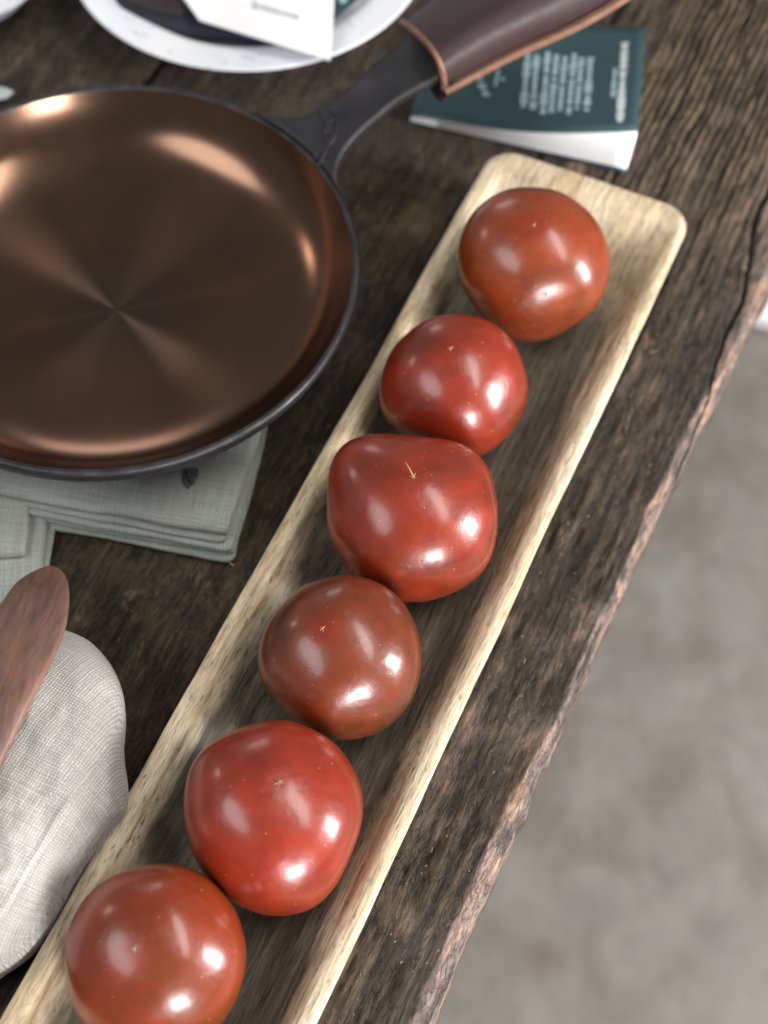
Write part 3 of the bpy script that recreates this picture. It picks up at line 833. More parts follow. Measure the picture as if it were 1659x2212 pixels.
rows = []
for i in range(n):
    ring = []
    for j in range(m + 1):
        w = j / m; ww = 0.02 + 0.96 * w
        dip = 0.0010 * math.sin(w * math.pi)
        ring.append(handle_pt(i, ww, -dip))
    ring.append(handle_pt(i, 1.0, -0.0012)); ring.append(handle_pt(i, 1.0, -HB + 0.001)); ring.append(handle_pt(i, 0.97, -HB))
    for j in range(12, 0, -1): ring.append(handle_pt(i, 0.03 + 0.94 * j / 13, -HB))
    ring.append(handle_pt(i, 0.03, -HB)); ring.append(handle_pt(i, 0.0, -HB + 0.001)); ring.append(handle_pt(i, 0.0, -0.0012))
    # keep the root out of the bowl
    fixed = []
    for p_ in ring:
        q = Vector((p_.x - PC.x, p_.y - PC.y)); L = q.length
        if L < PR - 0.0012: q = q * ((PR - 0.0012) / L); p_ = Vector((PC.x + q.x, PC.y + q.y, p_.z))
        fixed.append(p_ - off)
    rows.append(fixed)
mm = len(rows[0]); V = [p_ for r_ in rows for p_ in r_]
for i in range(n - 1):
    for j in range(mm):
        F.append((i * mm + j, i * mm + (j + 1) % mm, (i + 1) * mm + (j + 1) % mm, (i + 1) * mm + j))
F.append(tuple((n - 1) * mm + j for j in range(mm))[::-1])
handle = mesh('handle', V, F, M_steel, pan)
bm = bmesh.new(); bm.from_mesh(handle.data); bmesh.ops.recalc_face_normals(bm, faces=bm.faces[:]); bm.to_mesh(handle.data); bm.free()
bpy.context.view_layer.update()
# raised maker's mark cast into the handle root
EMB = [[(676, 250), (690, 262), (700, 280), (694, 300), (700, 322), (690, 345), (684, 338)], [(700, 252), (716, 262), (722, 285), (718, 306), (704, 322)], [(684, 268), (706, 276), (716, 270)],
       [(681, 330), (672, 342), (682, 352), (694, 344)], [(690, 292), (706, 296)], [(674, 262), (668, 250), (678, 244)]]
V = []; F = []
for ln in EMB:
    pth = [p_ - off for p_ in catmull([at(x + 6, y, RZ + 0.0015) for x, y in ln], 5)]
    for p_ in pth:
        hit, loc, nr_, ix_ = handle.ray_cast(Vector((p_.x, p_.y, 1)), Vector((0, 0, -1)))
        p_.z = (loc.z if hit else RZ - PZ) + 0.0002
    tv, tf = tube(pth, 0.0007, 6); q = len(V); V += tv; F += [tuple(q + i for i in f) for f in tf]
mesh('embossed_mark', V, F, M_steel, handle)

# ------------------------------------------------------------------ leather sleeve on the handle
t = NT('oxblood_leather')
c = t.coord(); a = t.noise(c, 240, 5, 0.6); b = t.noise(c, 28, 4, 0.6)
v = t.n('ShaderNodeTexVoronoi', i_Vector=c, i_Scale=900)
t.set(Base_Color=t.mix(b, (0.026, 0.012, 0.013), (0.046, 0.021, 0.023)), Roughness=t.ramp(a, [(0.3, 0.46), (0.7, 0.56)]), Specular_IOR_Level=0.6)
t.set(Normal=t.bump(t.math('ADD', v.outputs['Distance'], a), 0.12, 0.0004))
M_leather = t.m
M_raw = simple('raw_leather_edge', (0.21, 0.105, 0.065), 0.7, var=0.25, vscale=160, bumpscale=500, bumpstr=0.4)
sleeve = empty('handle_sleeve', at(1080, 60, 0.10))
tag(sleeve, 'dark brown leather sleeve with raw tan edges slipped over the pan handle', 'leather sleeve')
so = sleeve.location
n1, n2 = 44, 26; V = []


def sl_lo(u): return Vector((958 + 522 * u, 190 - 268 * u - 10 * math.sin(u * 9) * u, 0))
def sl_up(u): return Vector((866 + 430 * u, 46 - 330 * u, 0))


def sl_pt(u, w, lift=0.0, out=0.0):
    """u along the sleeve, w across from the seam (0) over the top to the far side (1)"""
    A = sl_lo(u); B = sl_up(u)
    P2 = A * (1 - w) + B * w
    mouth = (1 - u) ** 8                                     # mouth edge bows outwards
    P2 += Vector((max(0.0, math.sin(w * math.pi)) ** 0.8 * 26 * mouth, -math.sin(w * math.pi) * 4 * mouth, 0))
    zb = 0.078 + 0.050 * u
    z = zb + (0.0235) * (math.sin(w * math.pi) ** 0.75 if 0.001 < w < 0.999 else 0) + lift
    P = at(P2.x + out, P2.y, z)
    return P - so


for i in range(n1):
    for j in range(n2):
        V.append(sl_pt(i / (n1 - 1), j / (n2 - 1)))
top = gridF(n1, n2)
nb = len(V)
for i in range(n1):                                           # flat underside
    for j in range(n2):
        u, w = i / (n1 - 1), j / (n2 - 1)
        p_ = sl_pt(u, w); zb = 0.078 + 0.050 * u - so.z
        hh = p_.z - zb
        V.append(Vector((p_.x, p_.y, zb - 0.004 - 0.10 * hh)))
F = top + gridF(n1, n2, off=nb, flip=True)
F += [(i * n2, nb + i * n2, nb + (i + 1) * n2, (i + 1) * n2) for i in range(n1 - 1)] + [(i * n2 + n2 - 1, (i + 1) * n2 + n2 - 1, nb + (i + 1) * n2 + n2 - 1, nb + i * n2 + n2 - 1) for i in range(n1 - 1)]
o = mesh('leather_shell', V, F, M_leather, sleeve)
md = o.modifiers.new('thick', 'SOLIDIFY'); md.thickness = 0.0004; md.offset = -1
# raw edges: a thick strap along the seam and a rolled cut edge around the mouth


def strap(name, path, wid, hgt, parent, mat):
    """rounded rectangular strap along a path"""
    P = [Vector(p_) for p_ in path]; V = []; n_ = len(P); prf = [(-1, -.6), (-1, .6), (-.75, 1), (.75, 1), (1, .6), (1, -.6), (.75, -1), (-.75, -1)]
    for i, p_ in enumerate(P):
        tt = (P[min(i + 1, n_ - 1)] - P[max(i - 1, 0)]).normalized()
        a = tt.cross(Vector((0, 0, 1))).normalized(); b_ = a.cross(tt)
        for (x, y) in prf: V.append(p_ + a * x * wid * 0.5 + b_ * y * hgt * 0.5)
    k = len(prf); F = []
    for i in range(n_ - 1):
        for j in range(k): F.append((i * k + j, i * k + (j + 1) % k, (i + 1) * k + (j + 1) % k, (i + 1) * k + j))
    F.append(tuple(range(k))[::-1]); F.append(tuple((n_ - 1) * k + j for j in range(k)))
    return mesh(name, V, F, mat, parent, smooth=False)


strap('raw_edge', [sl_pt(i / 40, -0.035, lift=0.0012) for i in range(41)], 0.0044, 0.0044, sleeve, M_raw)
strap('raw_edge', [sl_pt(0, j / 24, lift=0.0004) for j in range(25)], 0.0030, 0.0032, sleeve, M_raw)
# near-black sheet hung across the sleeve just inside the mouth
V = [sl_pt(0.06, j / 20) * 0.995 for j in range(21)] + [Vector((sl_pt(0.06, j / 20).x, sl_pt(0.06, j / 20).y, 0.0765 - so.z)) for j in range(21)]
mesh('mouth_sheet', V, [(j, j + 1, 22 + j, 21 + j) for j in range(20)], simple('near_black_matte', (0.012, 0.009, 0.008), 0.95), sleeve)

# ------------------------------------------------------------------ booklet
M_cover = simple('deep_green_card', (0.026, 0.060, 0.068), 0.42, bumpscale=400, bumpstr=0.05, var=0.12, vscale=20)
M_paper = simple('white_paper', (0.93, 0.93, 0.93), 0.75, bumpscale=600, bumpstr=0.05)
M_navy = simple('blue_back_card', (0.05, 0.09, 0.14), 0.5)
M_print = simple('pale_blue_print', (0.36, 0.50, 0.53), 0.6)
M_print2 = simple('off_white_print', (0.62, 0.68, 0.68), 0.6)
bk = empty('booklet', at(1150, 190, 0.0))
tag(bk, 'dark green booklet with columns of pale print and splayed white pages, half under the sleeve', 'booklet')
bo = bk.location


def book_surf(lvl):
    """lvl 0 = back cover, 1 = front cover; returns f(a, b): a left-right, b far-near"""
    BL = Vector((886, 262)); BR = Vector((1352, 372)); TLb = Vector((935, 60)); TRb = Vector((1392, 62))
    FL = Vector((889, 250)); FR = Vector((1378, 284)); FTL = Vector((937, 54)); FTR = Vector((1396, 58))

    def f(a, b, dz=0.0):
        k = lvl
        lo_ = TLb.lerp(TRb, a).lerp(BL.lerp(BR, a), b); hi = FTL.lerp(FTR, a).lerp(FL.lerp(FR, a) + Vector((0, 17 * math.sin(a * math.pi) ** 1.2)), b)
        P2 = lo_.lerp(hi, k)
        z = 0.0010 + k * (0.0045 + 0.013 * a * (0.35 + 0.65 * b) + 0.002 * math.sin(a * math.pi) * b) + dz
        return at(P2.x, P2.y, z) - bo
    return f


def sheet(name, f, mat, parent, na=24, nb=12, th=0.0003):
    V = [f(i / na, j / nb) for i in range(na + 1) for j in range(nb + 1)]
    o = mesh(name, V, gridF(na + 1, nb + 1), mat, parent)
    md = o.modifiers.new('thick', 'SOLIDIFY'); md.thickness = th; md.offset = 0
    return o


sheet('back_cover', book_surf(0.0), M_navy, bk)
for k in range(1, 16): sheet('page', book_surf(0.03 + 0.93 * k / 16), M_paper, bk, 14, 6, 0.0006)
cov = sheet('front_cover', book_surf(1.0), M_cover, bk, th=0.0005)


def print_line(V, F, f, p0, p1, wid, rs, dash=(0.7, 1.5), gap=0.25):
    """a row of small letter-like marks from p0 to p1 given in the (a, b) of the sheet"""
    p0 = Vector(p0); p1 = Vector(p1); L = (p1 - p0).length; d = (p1 - p0) / L; x = 0
    nrm = Vector((-d.y, d.x)); wa = Vector((nrm.x * wid, nrm.y * wid))
    while x < L:
        w = wid * rs.uniform(*dash); hgt = rs.choice([0.65, 0.65, 0.7, 1.0])
        x1 = min(L, x + w)
        a0 = p0 + d * x; a1 = p0 + d * x1; k = len(V)
        for q in (a0 - wa * 0.5 * hgt, a1 - wa * 0.5 * hgt, a1 + wa * 0.5 * hgt, a0 + wa * 0.5 * hgt): V.append(f(q.x, q.y, 0.0006))
        F.append((k, k + 1, k + 2, k + 3)); x = x1 + wid * gap * (3 if rs.random() < 0.14 else 1)


def img2ab(px, py):
    """invert the front cover's map approximately"""
    a = (px - 889) / 489.0; b = 0.5
    f = book_surf(1.0)
    for _ in range(12):
        P2t = None
        hi = lambda a, b: Vector((937, 54)).lerp(Vector((1396, 58)), a).lerp(Vector((889, 250)).lerp(Vector((1378, 284)), a) + Vector((0, 17 * math.sin(max(0, min(1, a)) * math.pi) ** 1.2)), b)
        e = Vector((px, py)) - hi(a, b); e1 = (hi(a + .01, b) - hi(a, b)) / .01; e2 = (hi(a, b + .01) - hi(a, b)) / .01
        det = e1.x * e2.y - e1.y * e2.x
        a += (e.x * e2.y - e.y * e2.x) / det; b += (e1.x * e.y - e1.y * e.x) / det
        a = max(0, min(1, a)); b = max(0, min(1, b))
    return (a, b)


fc = book_surf(1.0); rs = random.Random(3)
V = []; F = []
for (x0, y0, x1, y1) in [(1147, 116, 1136, 232), (1166, 118, 1157, 236), (1190, 112, 1178, 247), (1209, 118, 1196, 243), (1227, 122, 1215, 240), (1247, 116, 1234, 247), (1263, 124, 1252, 236), (1282, 124, 1273, 240)]:
    print_line(V, F, fc, img2ab(x0 - 6, y0), img2ab(x1 - 6, y1), 0.033, rs)
mesh('printed_text', V, F, M_print, cov, smooth=False)
V = []; F = []
print_line(V, F, fc, img2ab(1350, 92), img2ab(1339, 264), 0.036, rs, dash=(0.5, 0.8), gap=0.14)
mesh('printed_title', V, F, M_print2, cov, smooth=False)
V = []; F = []
print_line(V, F, fc, img2ab(1329, 148), img2ab(1324, 210), 0.024, rs)
mesh('printed_subtitle', V, F, M_print, cov, smooth=False)
V = []; F = []
print_line(V, F, fc, img2ab(1077, 150), img2ab(1070, 186), 0.020, rs)
print_line(V, F, fc, img2ab(1086, 168), img2ab(1085, 178), 0.026, rs)
for (x0, y0, x1, y1) in [(1033, 160, 1036, 177), (1037, 181, 1042, 192), (1044, 196, 1050, 208)]:
    print_line(V, F, fc, img2ab(x0 + 2, y0), img2ab(x1 + 2, y1), 0.036, rs, dash=(0.5, 0.8), gap=0.2)
mesh('printed_caption', V, F, M_print, cov, smooth=False)

# ------------------------------------------------------------------ cloth helper
def slab(name, corners, z0, th, mat, parent, origin, seed=0, wave=0.0012, corner_r=0.006, sag=0.0, npts=220, edge_wave=0.0012, uvrot=0.0, nin=14, topfn=None):
    """one folded layer of cloth: quad with soft corners, round edges, wavy surface"""
    C4 = [Vector((c.x, c.y, 0)) for c in corners]; P = []
    n_ = len(C4)
    for i in range(n_):
        a, b_, c_ = C4[i - 1], C4[i], C4[(i + 1) % n_]
        u = (a - b_).normalized(); v = (c_ - b_).normalized()
        for k in range(7):
            s_ = k / 6; q0 = b_ + u * corner_r * (1 - s_); q1 = b_ + v * corner_r * s_
            P.append(q0.lerp(q1, s_))
    O = resample(P, npts, True)[:, :2]; N = normals2d(O)
    for _ in range(3): N = (np.roll(N, 1, 0) + N + np.roll(N, -1, 0)); N /= np.linalg.norm(N, axis=1)[:, None]
    O = O + N * ((fbm(O[:, 0] * 45, O[:, 1] * 45, 3, seed)[:, None] - 0.5) * edge_wave * 2)
    cen = O.mean(0)
    r = th / 2; prf = []
    for k in range(7):
        a = -math.pi / 2 + math.pi * k / 6
        prf.append((-r + r * math.cos(a), r + r * math.sin(a)))
    V = []; UV = []
    c_, s_ = math.cos(uvrot), math.sin(uvrot)

    def zoff(q): return (fbm(q[:, 0] * 28, q[:, 1] * 28, 3, seed + 9) - 0.5) * wave * 2 + (topfn(q) if topfn else 0)
    arc = math.pi * r
    for k, (o_, z) in enumerate(prf):
        q = O + N * o_; zz = z0 + z + zoff(q) * (0.35 + 0.65 * k / 6) + sag
        V.append(np.column_stack([q, zz])); uvq = O - N * r + N * (arc * (1 - k / 6.0))
        UV.append(uvq)
    base = O - N * r
    for k in range(1, nin + 1):
        f = (k / nin)
        q = base * (1 - f) + cen * f; zz = z0 + th + zoff(q) + 0.0004 * math.sin(min(1, f * 3) * math.pi / 2)
        V.append(np.column_stack([q, zz])); UV.append(q)
    for k in range(1):
        q = base * 0.02 + cen * 0.98; V.insert(0, np.column_stack([q, np.full(len(q), z0)])); UV.insert(0, q)
    V = np.vstack(V); UV = np.vstack(UV); UV = np.column_stack([UV[:, 0] * c_ + UV[:, 1] * s_, -UV[:, 0] * s_ + UV[:, 1] * c_])
    V[:, 0] -= origin.x; V[:, 1] -= origin.y; V[:, 2] -= origin.z
    K = nin + 8; F = []
    for k in range(K - 1):
        for i in range(npts): F.append((k * npts + i, k * npts + (i + 1) % npts, (k + 1) * npts + (i + 1) % npts, (k + 1) * npts + i))
    o = mesh(name, V, F, mat, parent, uv=UV)
    bm = bmesh.new(); bm.from_mesh(o.data); bmesh.ops.remove_doubles(bm, verts=bm.verts[:], dist=1e-7); bmesh.ops.recalc_face_normals(bm, faces=bm.faces[:]); bm.to_mesh(o.data); bm.free()
    return o


# ------------------------------------------------------------------ folded napkins
NK = at(250, 1080, 0.0); nk = empty('folded_napkins', NK)
tag(nk, 'neat stack of folded grey linen napkins with a dark printed mark, under the frying pan', 'napkins')
# layers from the bottom; corner pixels near-right, near-left, far-left, far-right at the layer's top
lay = [(0.0008, 0.0042, (503, 1212), (-160, 1088), (-260, 600), (600, 830)),
       (0.0050, 0.0038, (507, 1196), (-160, 1080), (-260, 600), (606, 820)),
       (0.0088, 0.0036, (500, 1190), (-160, 1068), (-260, 600), (602, 815)),
       (0.0124, 0.0036, (487, 1172), (-160, 1052), (-260, 600), (596, 815)),
       (0.0160, 0.0062, (494, 1152), (-160, 1034), (-260, 590), (600, 805))]
layobj = []
for k, (z0_, th, a, b, c, d) in enumerate(lay):
    cs = [at(*q, z0_ + th) for q in (a, b, c, d)]
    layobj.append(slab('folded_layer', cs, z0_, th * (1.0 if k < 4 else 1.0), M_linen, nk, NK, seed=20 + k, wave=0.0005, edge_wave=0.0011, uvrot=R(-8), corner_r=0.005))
# dark print on the top napkin, half hidden by the pan
t = NT('dark_fabric_print'); uvn = t.coord(scale=(1, 1, 1))
t.set(Base_Color=(0.018, 0.028, 0.038), Roughness=0.9, Specular_IOR_Level=0.1)
V = []; F = []
rs = random.Random(8)
for i in range(10):
    y = 1010 + i * 4.5; half = [15, 17, 18, 17, 17, 16, 15, 13, 8, 4][i]; cxp = 412 - i * 0.8
    x = cxp - half
    while x < cxp + half:
        w = rs.uniform(5, 12); x1 = min(x + w, cxp + half)
        k = len(V)
        for (qx, qy) in ((x, y), (x1, y + 1.0), (x1, y + 4.2), (x, y + 3.6)):
            p_ = at(qx, qy, 0.0235); V.append(p_ - NK)
        F.append((k, k + 1, k + 2, k + 3)); x = x1 + rs.uniform(0.6, 2.0)
mk = mesh('printed_mark', V, F, t.m, layobj[-1], smooth=False)
# drop the mark onto the cloth
dg = bpy.context.evaluated_depsgraph_get()
top = layobj[-1]
for v_ in mk.data.vertices:
    hit, loc, nr, ix = top.ray_cast(Vector((v_.co.x, v_.co.y, 0.2)), Vector((0, 0, -1)))
    if hit: v_.co.z = loc.z + 0.00025
# loose threads at the corner
th_ = [at(497, 1185, 0.006), at(499, 1200, 0.003), at(494, 1210, 0.0012), at(500, 1219, 0.0008), at(507, 1221, 0.0007)]
tv, tf = tube([p_ - NK for p_ in catmull(th_, 5)], 0.0002, 5); mesh('loose_thread', tv, tf, simple('linen_thread', (0.45, 0.46, 0.43), 0.9), nk)

N2 = at(40, 1200, 0.0); n2o = empty('folded_napkins', N2)
tag(n2o, 'second stack of folded grey linen napkins at the left edge, under the wooden spatula', 'napkins')
slab('folded_layer', [at(*q, 0.004) for q in ((96, 1330), (-200, 1490), (-260, 1000), (132, 1030))], 0.0006, 0.004, M_linen, n2o, N2, seed=40, wave=0.0006, uvrot=R(6))
slab('folded_layer', [at(*q, 0.009) for q in ((80, 1330), (-200, 1480), (-260, 1000), (113, 1030))], 0.0048, 0.0045, M_linen, n2o, N2, seed=41, wave=0.0006, uvrot=R(6))
slab('folded_layer', [at(*q, 0.0185) for q in ((52, 1190), (-190, 1196), (-250, 1000), (63, 1010))], 0.0095, 0.0058, M_linen, n2o, N2, seed=42, wave=0.0006, uvrot=R(2), corner_r=0.003)

# ------------------------------------------------------------------ rolled linen bundle
POUT = [(96, 1352), (140, 1361), (190, 1383), (226, 1418), (250, 1455), (266, 1500), (271, 1545), (267, 1600), (270, 1650), (277, 1702), (272, 1748), (248, 1780), (226, 1808), (188, 1848), (152, 1900), (118, 1962), (78, 2022), (40, 2062), (-10, 2096), (-90, 2140), (-220, 2130), (-330, 2000), (-330, 1700), (-200, 1480), (-40, 1380)]
PB = at(100, 1740, 0.0); pb = empty('linen_bundle', PB)
tag(pb, 'plump bundle wrapped in pale linen, leaning on the tray rim with the spatula across it', 'linen bundle')
ol = resample([tuple(p_) for p_ in catmull([(x, y, 0) for x, y in POUT], 8, True)], 260, True)[:, :2]
cen = np.array([10, 1760.0]); V = []; UV = []; nr = 46
ZE = 0.036; H1 = 0.034
for k in range(nr + 1):
    f = k / nr                                             # 0 rim, 1 centre (upper side)
    rho = 1 - f
    for (x, y) in ol:
        px, py = cen[0] + (x - cen[0]) * rho, cen[1] + (y - cen[1]) * rho
        # rounder on the right flank, a pinched corner near the tray, a long soft ridge
        z = ZE + H1 * math.sqrt(max(0, 1 - rho ** 2.6)) ** 1.1
        z += 0.0022 * (float(fbm(np.array(px / 70.0), np.array(py / 110.0), 3, 61)) - 0.5) * 2 * min(1, f * 4)
        dd = ((px - 250) * 0.86 + (py - 1760) * 0.5) / 60
        z += -0.003 * math.exp(-((px - 205) / 34) ** 2 - ((py - 1745) / 60) ** 2) + 0.0015 * math.exp(-((px - 232) / 16) ** 2 - ((py - 1640) / 80) ** 2)
        for (ax_, ay_, bx_, by_, wd_, am_) in ((272, 1712, 150, 1690, 9, 0.0022), (268, 1722, 165, 1760, 10, 0.0026), (262, 1745, 190, 1830, 9, 0.0018), (240, 1440, 110, 1560, 14, 0.0012), (-40, 1900, 110, 1860, 16, 0.0018)):
            ex, ey = bx_ - ax_, by_ - ay_; l2 = ex * ex + ey * ey; tt_ = max(0.0, min(1.0, ((px - ax_) * ex + (py - ay_) * ey) / l2))
            dq = math.hypot(px - ax_ - ex * tt_, py - ay_ - ey * tt_); z += 0.55 * am_ * (1 - tt_) * math.exp(-(dq / wd_) ** 2) * min(1, f * 6)
        # hem line stitched along the length
        hl = (px - (245 - (py - 1570) * 0.61))
        z += 0.0007 * math.exp(-(hl / 7) ** 2) - 0.0006 * math.exp(-((hl - 13) / 6) ** 2)
        P = at(px, py, z); V.append(P - PB)
        UV.append((P.x, P.y))
top_n = len(V); nn = len(ol)
UV = np.array(UV)
# stretch the weave over the curved flank
VA = np.array([tuple(v_) for v_ in V]).reshape(nr + 1, nn, 3)
UVa = np.zeros((nr + 1, nn, 2)); UVa[nr] = VA[nr, :, :2]
for k in range(nr - 1, -1, -1):
    dxy = VA[k, :, :2] - VA[k + 1, :, :2]; d3 = np.linalg.norm(VA[k] - VA[k + 1], axis=1); d2 = np.linalg.norm(dxy, axis=1) + 1e-9
    UVa[k] = UVa[k + 1] + dxy * (np.minimum(d3 / d2, 3.0))[:, None]
V = list(map(Vector, VA.reshape(-1, 3))); UV = UVa.reshape(-1, 2)
F = gridF(nr + 1, nn, off=0)
F += [(k * nn + nn - 1, k * nn, (k + 1) * nn, (k + 1) * nn + nn - 1) for k in range(nr)]
rowp = VA[0]; uvp = UVa[0]; cc = VA[nr, 0, :2]
for (sc_, zt) in ((0.985, 0.028), (0.955, 0.020), (0.91, 0.012), (0.86, 0.006), (0.80, 0.001), (0.02, 0.001)):
    q = cc + (rowp[:, :2] - cc) * sc_
    V += [Vector((a_[0], a_[1], zt)) for a_ in q]
    UV = np.vstack([UV, uvp + (rowp[:, :2] - cc) * (1 - sc_) * 0.5 + 0.0])
base = 0; prev = 0
for r_ in range(6):
    b0 = top_n + r_ * nn
    for i in range(nn):
        j = (i + 1) % nn; F.append((b0 + i, b0 + j, prev + j, prev + i))
    prev = b0
c_, s_ = math.cos(R(-24)), math.sin(R(-24)); UV = np.column_stack([UV[:, 0] * c_ + UV[:, 1] * s_, -UV[:, 0] * s_ + UV[:, 1] * c_])
o = mesh('linen_wrap', V, F, M_pouch, pb, uv=UV)
bm = bmesh.new(); bm.from_mesh(o.data); bmesh.ops.remove_doubles(bm, verts=bm.verts[:], dist=1e-7); bmesh.ops.recalc_face_normals(bm, faces=bm.faces[:]); bm.to_mesh(o.data); bm.free()

# ------------------------------------------------------------------ wooden spatula
t = NT('oiled_dark_hardwood')
c = t.coord(scale=(70, 9, 20), rot=(0, 0, R(-22))); g = t.noise(c, 1.0, 7, 0.62, 0.9); f_ = t.noise(t.coord(scale=(500, 60, 100), rot=(0, 0, R(-22))), 1.0, 4, 0.6)
col = t.ramp(g, [(0.30, (0.085, 0.045, 0.036)), (0.5, (0.17, 0.090, 0.068)), (0.72, (0.25, 0.135, 0.098))])
w_ = t.noise(t.coord(loc=(2, 2, 0)), 30, 4, 0.6, 0.5)
col = t.mix(t.ramp(w_, [(0.56, 0.0), (0.68, 0.7)]), col, (0.24, 0.10, 0.05))
t.set(Base_Color=t.mix(1.0, col, t.ramp(f_, [(0.3, 0.8), (0.7, 1.15)]), 'MULTIPLY'), Roughness=0.46, Specular_IOR_Level=0.45, Normal=t.bump(t.math('ADD', f_, g), 0.3, 0.0006))
M_spat = t.m
SP = [(104, 1218), (122, 1221), (137, 1234), (146, 1256), (148, 1290), (143, 1335), (132, 1372), (112, 1418), (86, 1470), (55, 1532), (28, 1590), (0, 1648), (-60, 1770), (-140, 1930), (-230, 1900), (-210, 1700), (-140, 1520), (-80, 1400), (-30, 1335), (4, 1296), (32, 1258), (58, 1238), (82, 1226)]
SO = at(40, 1400, 0.05); so2 = empty('spatula', SO)
tag(so2, 'dark reddish brown wooden spatula lying across the linen at the left edge', 'spatula')
ol = resample([tuple(p_) for p_ in catmull([(x, y, 0) for x, y in SP], 8, True)], 200, True)[:, :2]
cen = np.array([10, 1480.0])


def spz(py):
    return 0.033 + 0.049 * math.sin(0.5 * math.pi * min(1.0, max(0.0, (py - 1210) / 330.0)))


V = []
prf = [(0.02, -0.0055), (0.9, -0.0055), (0.975, -0.0050), (0.996, -0.0036), (1.0, -0.0022), (0.993, -0.0008), (0.97, 0.0), (0.90, 0.0006), (0.7, 0.0010), (0.4, 0.0012), (0.02, 0.0012)]
for (sc_, dz) in prf:
    for (x, y) in ol:
        px, py = cen[0] + (x - cen[0]) * sc_, cen[1] + (y - cen[1]) * sc_
        P = at(px, py, spz(py)); P.z += dz; V.append(P - SO)
nn = len(ol); F = []
for k in range(len(prf) - 1):
    for i in range(nn): F.append((k * nn + i, k * nn + (i + 1) % nn, (k + 1) * nn + (i + 1) % nn, (k + 1) * nn + i))
F.append(tuple(range(nn))[::-1]); F.append(tuple((len(prf) - 1) * nn + i for i in range(nn)))
o = mesh('blade', V, F, M_spat, so2)
bm = bmesh.new(); bm.from_mesh(o.data); bmesh.ops.recalc_face_normals(bm, faces=bm.faces[:]); bm.to_mesh(o.data); bm.free()

# ------------------------------------------------------------------ plate, cloth and cards at the far end
t = NT('chipped_white_enamel'); c = t.coord()
ch = t.noise(c, 70, 4, 0.6, 1.5); wv = t.noise(t.coord(scale=(30, 6, 10)), 1.0, 5, 0.6)
col = t.mix(t.ramp(wv, [(0.4, 0.0), (0.7, 1.0)]), (0.90, 0.91, 0.92), (0.80, 0.84, 0.89))
col = t.mix(t.ramp(ch, [(0.62, 0.0), (0.69, 0.8)]), col, (0.30, 0.29, 0.35))
t.set(Base_Color=col, Roughness=0.35)
M_enamel = t.m
pc = Vector((-0.0989, 0.8590, 0)); pr = 0.1175
plate = empty('plate', pc)
tag(plate, 'large white enamel plate with flecked rim behind the pan, holding cloth and cards', 'plate')
lathe('plate_body', smoothprof([(0.0, 0.006), (0.05, 0.006), (pr - 0.040, 0.0075), (pr - 0.033, 0.016), (pr - 0.028, 0.0225), (pr - 0.024, 0.0255), (pr - 0.012, 0.0278), (pr - 0.002, 0.0298), (pr, 0.030), (pr - 0.0004, 0.0284), (pr - 0.014, 0.024), (pr - 0.025, 0.020), (pr - 0.034, 0.008), (pr - 0.042, 0.001), (0.0, 0.001)], 4), M_enamel, plate, 120)
M_dcloth = simple('dark_brown_cloth', (0.040, 0.026, 0.030), 0.7, var=0.5, vscale=25, bumpscale=200, bumpstr=0.5)
M_ncloth = simple('navy_cloth', (0.016, 0.021, 0.038), 0.7, var=0.3, vscale=30, bumpscale=260, bumpstr=0.4)
fo = at(450, 30, 0.02); fo_ = empty('folded_cloth', fo)
tag(fo_, 'folded dark navy and brown cloth lying inside the white plate', 'cloth')
slab('navy_fold', [at(*q, 0.029) for q in ((640, 84), (380, 62), (245, 6), (230, -140), (690, -150))], 0.018, 0.011, M_ncloth, fo_, fo, seed=70, wave=0.002, corner_r=0.012)
slab('brown_fold', [at(*q, 0.033) for q in ((400, 36), (262, -2), (180, -140), (480, -160), (430, -20))], 0.026, 0.007, M_dcloth, fo_, fo, seed=71, wave=0.003, corner_r=0.012)
cd = at(580, 40, 0.034); cdo = empty('white_card', cd)
tag(cdo, 'white printed card lying on the plate, one corner poking over its rim', 'card')


def plate_pts(name, px, z, th, mat, parent, org):
    V = []
    for dz in (0, th):
        for (x, y, zz) in px: p_ = at(x, y, z + zz) - org; p_.z += dz; V.append(p_)
    n_ = len(px); F = [tuple(range(n_)), tuple(n_ + i for i in range(n_))[::-1]] + [(i, (i + 1) % n_, n_ + (i + 1) % n_, n_ + i) for i in range(n_)]
    o = mesh(name, V, F, mat, parent, smooth=False)
    bm = bmesh.new(); bm.from_mesh(o.data); bmesh.ops.recalc_face_normals(bm, faces=bm.faces[:]); bmesh.ops.bevel(bm, geom=[e for e in bm.edges], offset=th * 0.2, segments=1, affect='EDGES'); bm.to_mesh(o.data); bm.free()
    return o


plate_pts('card_sheet', [(376, -30, 0), (431, 46, 0), (600, 98, 0), (713, 133, 0), (720, 40, 0), (722, -40, 0), (560, -90, 0)], 0.0375, 0.0012, M_paper, cdo, cd)
V = []; F = []; rs = random.Random(11)
x = 546
for k in range(9):
    w = rs.uniform(6, 11); y = 2 + (x - 546) * 0.28; h = 16 if k == 0 else rs.choice([8, 8, 11])
    q = len(V)
    for (a_, b_) in ((x, y), (x + w, y + w * 0.28), (x + w, y + w * 0.28 + h), (x, y + h)): V.append(at(a_, b_ + (16 - h) * (0 if h > 11 else .5), 0.0391) - cd)
    F.append((q, q + 1, q + 2, q + 3)); x += w + 3
mesh('printed_text', V, F, simple('grey_print', (0.50, 0.50, 0.54), 0.7), cdo, smooth=False)
gd = at(740, 10, 0.03); gdo = empty('dark_card', gd)
tag(gdo, 'dark green card with a pale dot tucked behind the white card', 'card')
plate_pts('card_sheet', [(700, 52, 0), (719, 50, 0), (742, 28, 0), (800, -24, 0), (790, -80, 0), (700, -60, 0)], 0.0312, 0.0011, M_cover, gdo, gd)
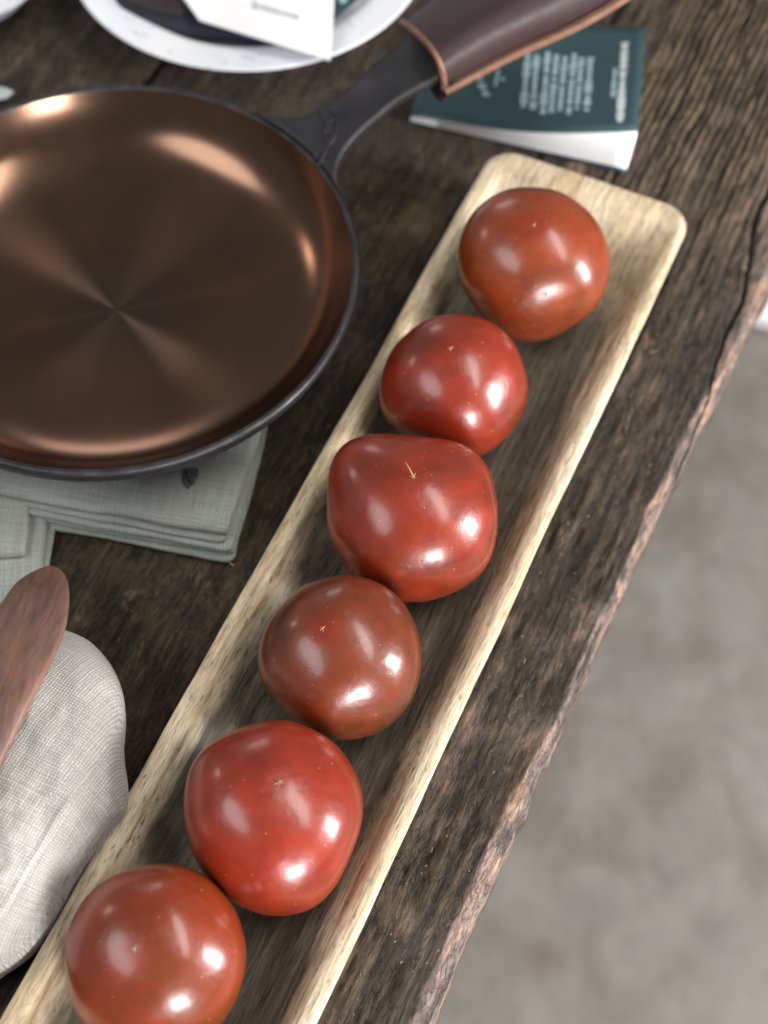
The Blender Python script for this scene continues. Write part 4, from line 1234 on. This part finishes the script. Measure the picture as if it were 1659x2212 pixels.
V = [at(741 + 9 * math.cos(a_ * math.pi / 6), -1 + 8 * math.sin(a_ * math.pi / 6), 0.0326) - gd for a_ in range(12)]
mesh('printed_dot', V, [tuple(range(12))[::-1]], M_print, gdo, smooth=False)

p2c = at(-62, -58, 0.02); p2c.z = 0
pl2 = empty('small_dish', p2c)
tag(pl2, 'rim of a small white dish peeking in at the top left corner', 'dish')
rr_ = (at(18, 22, 0.02) - Vector((p2c.x, p2c.y, 0.02))).length
lathe('dish_body', smoothprof([(0.0, 0.004), (rr_ * 0.6, 0.004), (rr_ * 0.85, 0.012), (rr_, 0.020), (rr_ - 0.0006, 0.0188), (rr_ * 0.8, 0.008), (rr_ * 0.6, 0.001), (0.0, 0.001)], 4), M_enamel, pl2, 80)
lg = at(-10, 203, 0.01); lgo = empty('paper_tag', lg)
tag(lgo, 'pale grey paper tag behind the pan rim at the left edge', 'paper tag')
plate_pts('tag_sheet', [(-80, 178, 0), (12, 192, 0), (30, 200, 0), (14, 214, 0), (-80, 232, 0)], 0.004, 0.0015, simple('grey_paper', (0.42, 0.45, 0.45), 0.8, var=0.1), lgo, lg)

# white board lying on the floor beyond the table edge
WB = [at(x, y, FZ + 0.03) for x, y in ((1600, 664), (1900, 744), (1960, 520), (1600, 430))]
wo = at(1700, 640, FZ); wb = empty('white_board', wo)
tag(wb, 'white board lying on the concrete floor beyond the table edge at right', 'board')
V = [p_ - wo for p_ in WB] + [Vector((p_.x, p_.y, FZ + 0.004)) - wo for p_ in WB]
o = mesh('board_panel', V, [(0, 1, 2, 3), (7, 6, 5, 4)] + [(i, 4 + i, 4 + (i + 1) % 4, (i + 1) % 4) for i in range(4)], simple('white_laminate', (0.84, 0.84, 0.84), 0.5), wb, smooth=False)
bm = bmesh.new(); bm.from_mesh(o.data); bmesh.ops.recalc_face_normals(bm, faces=bm.faces[:]); bmesh.ops.bevel(bm, geom=bm.edges[:], offset=0.003, segments=2, affect='EDGES'); bm.to_mesh(o.data); bm.free()
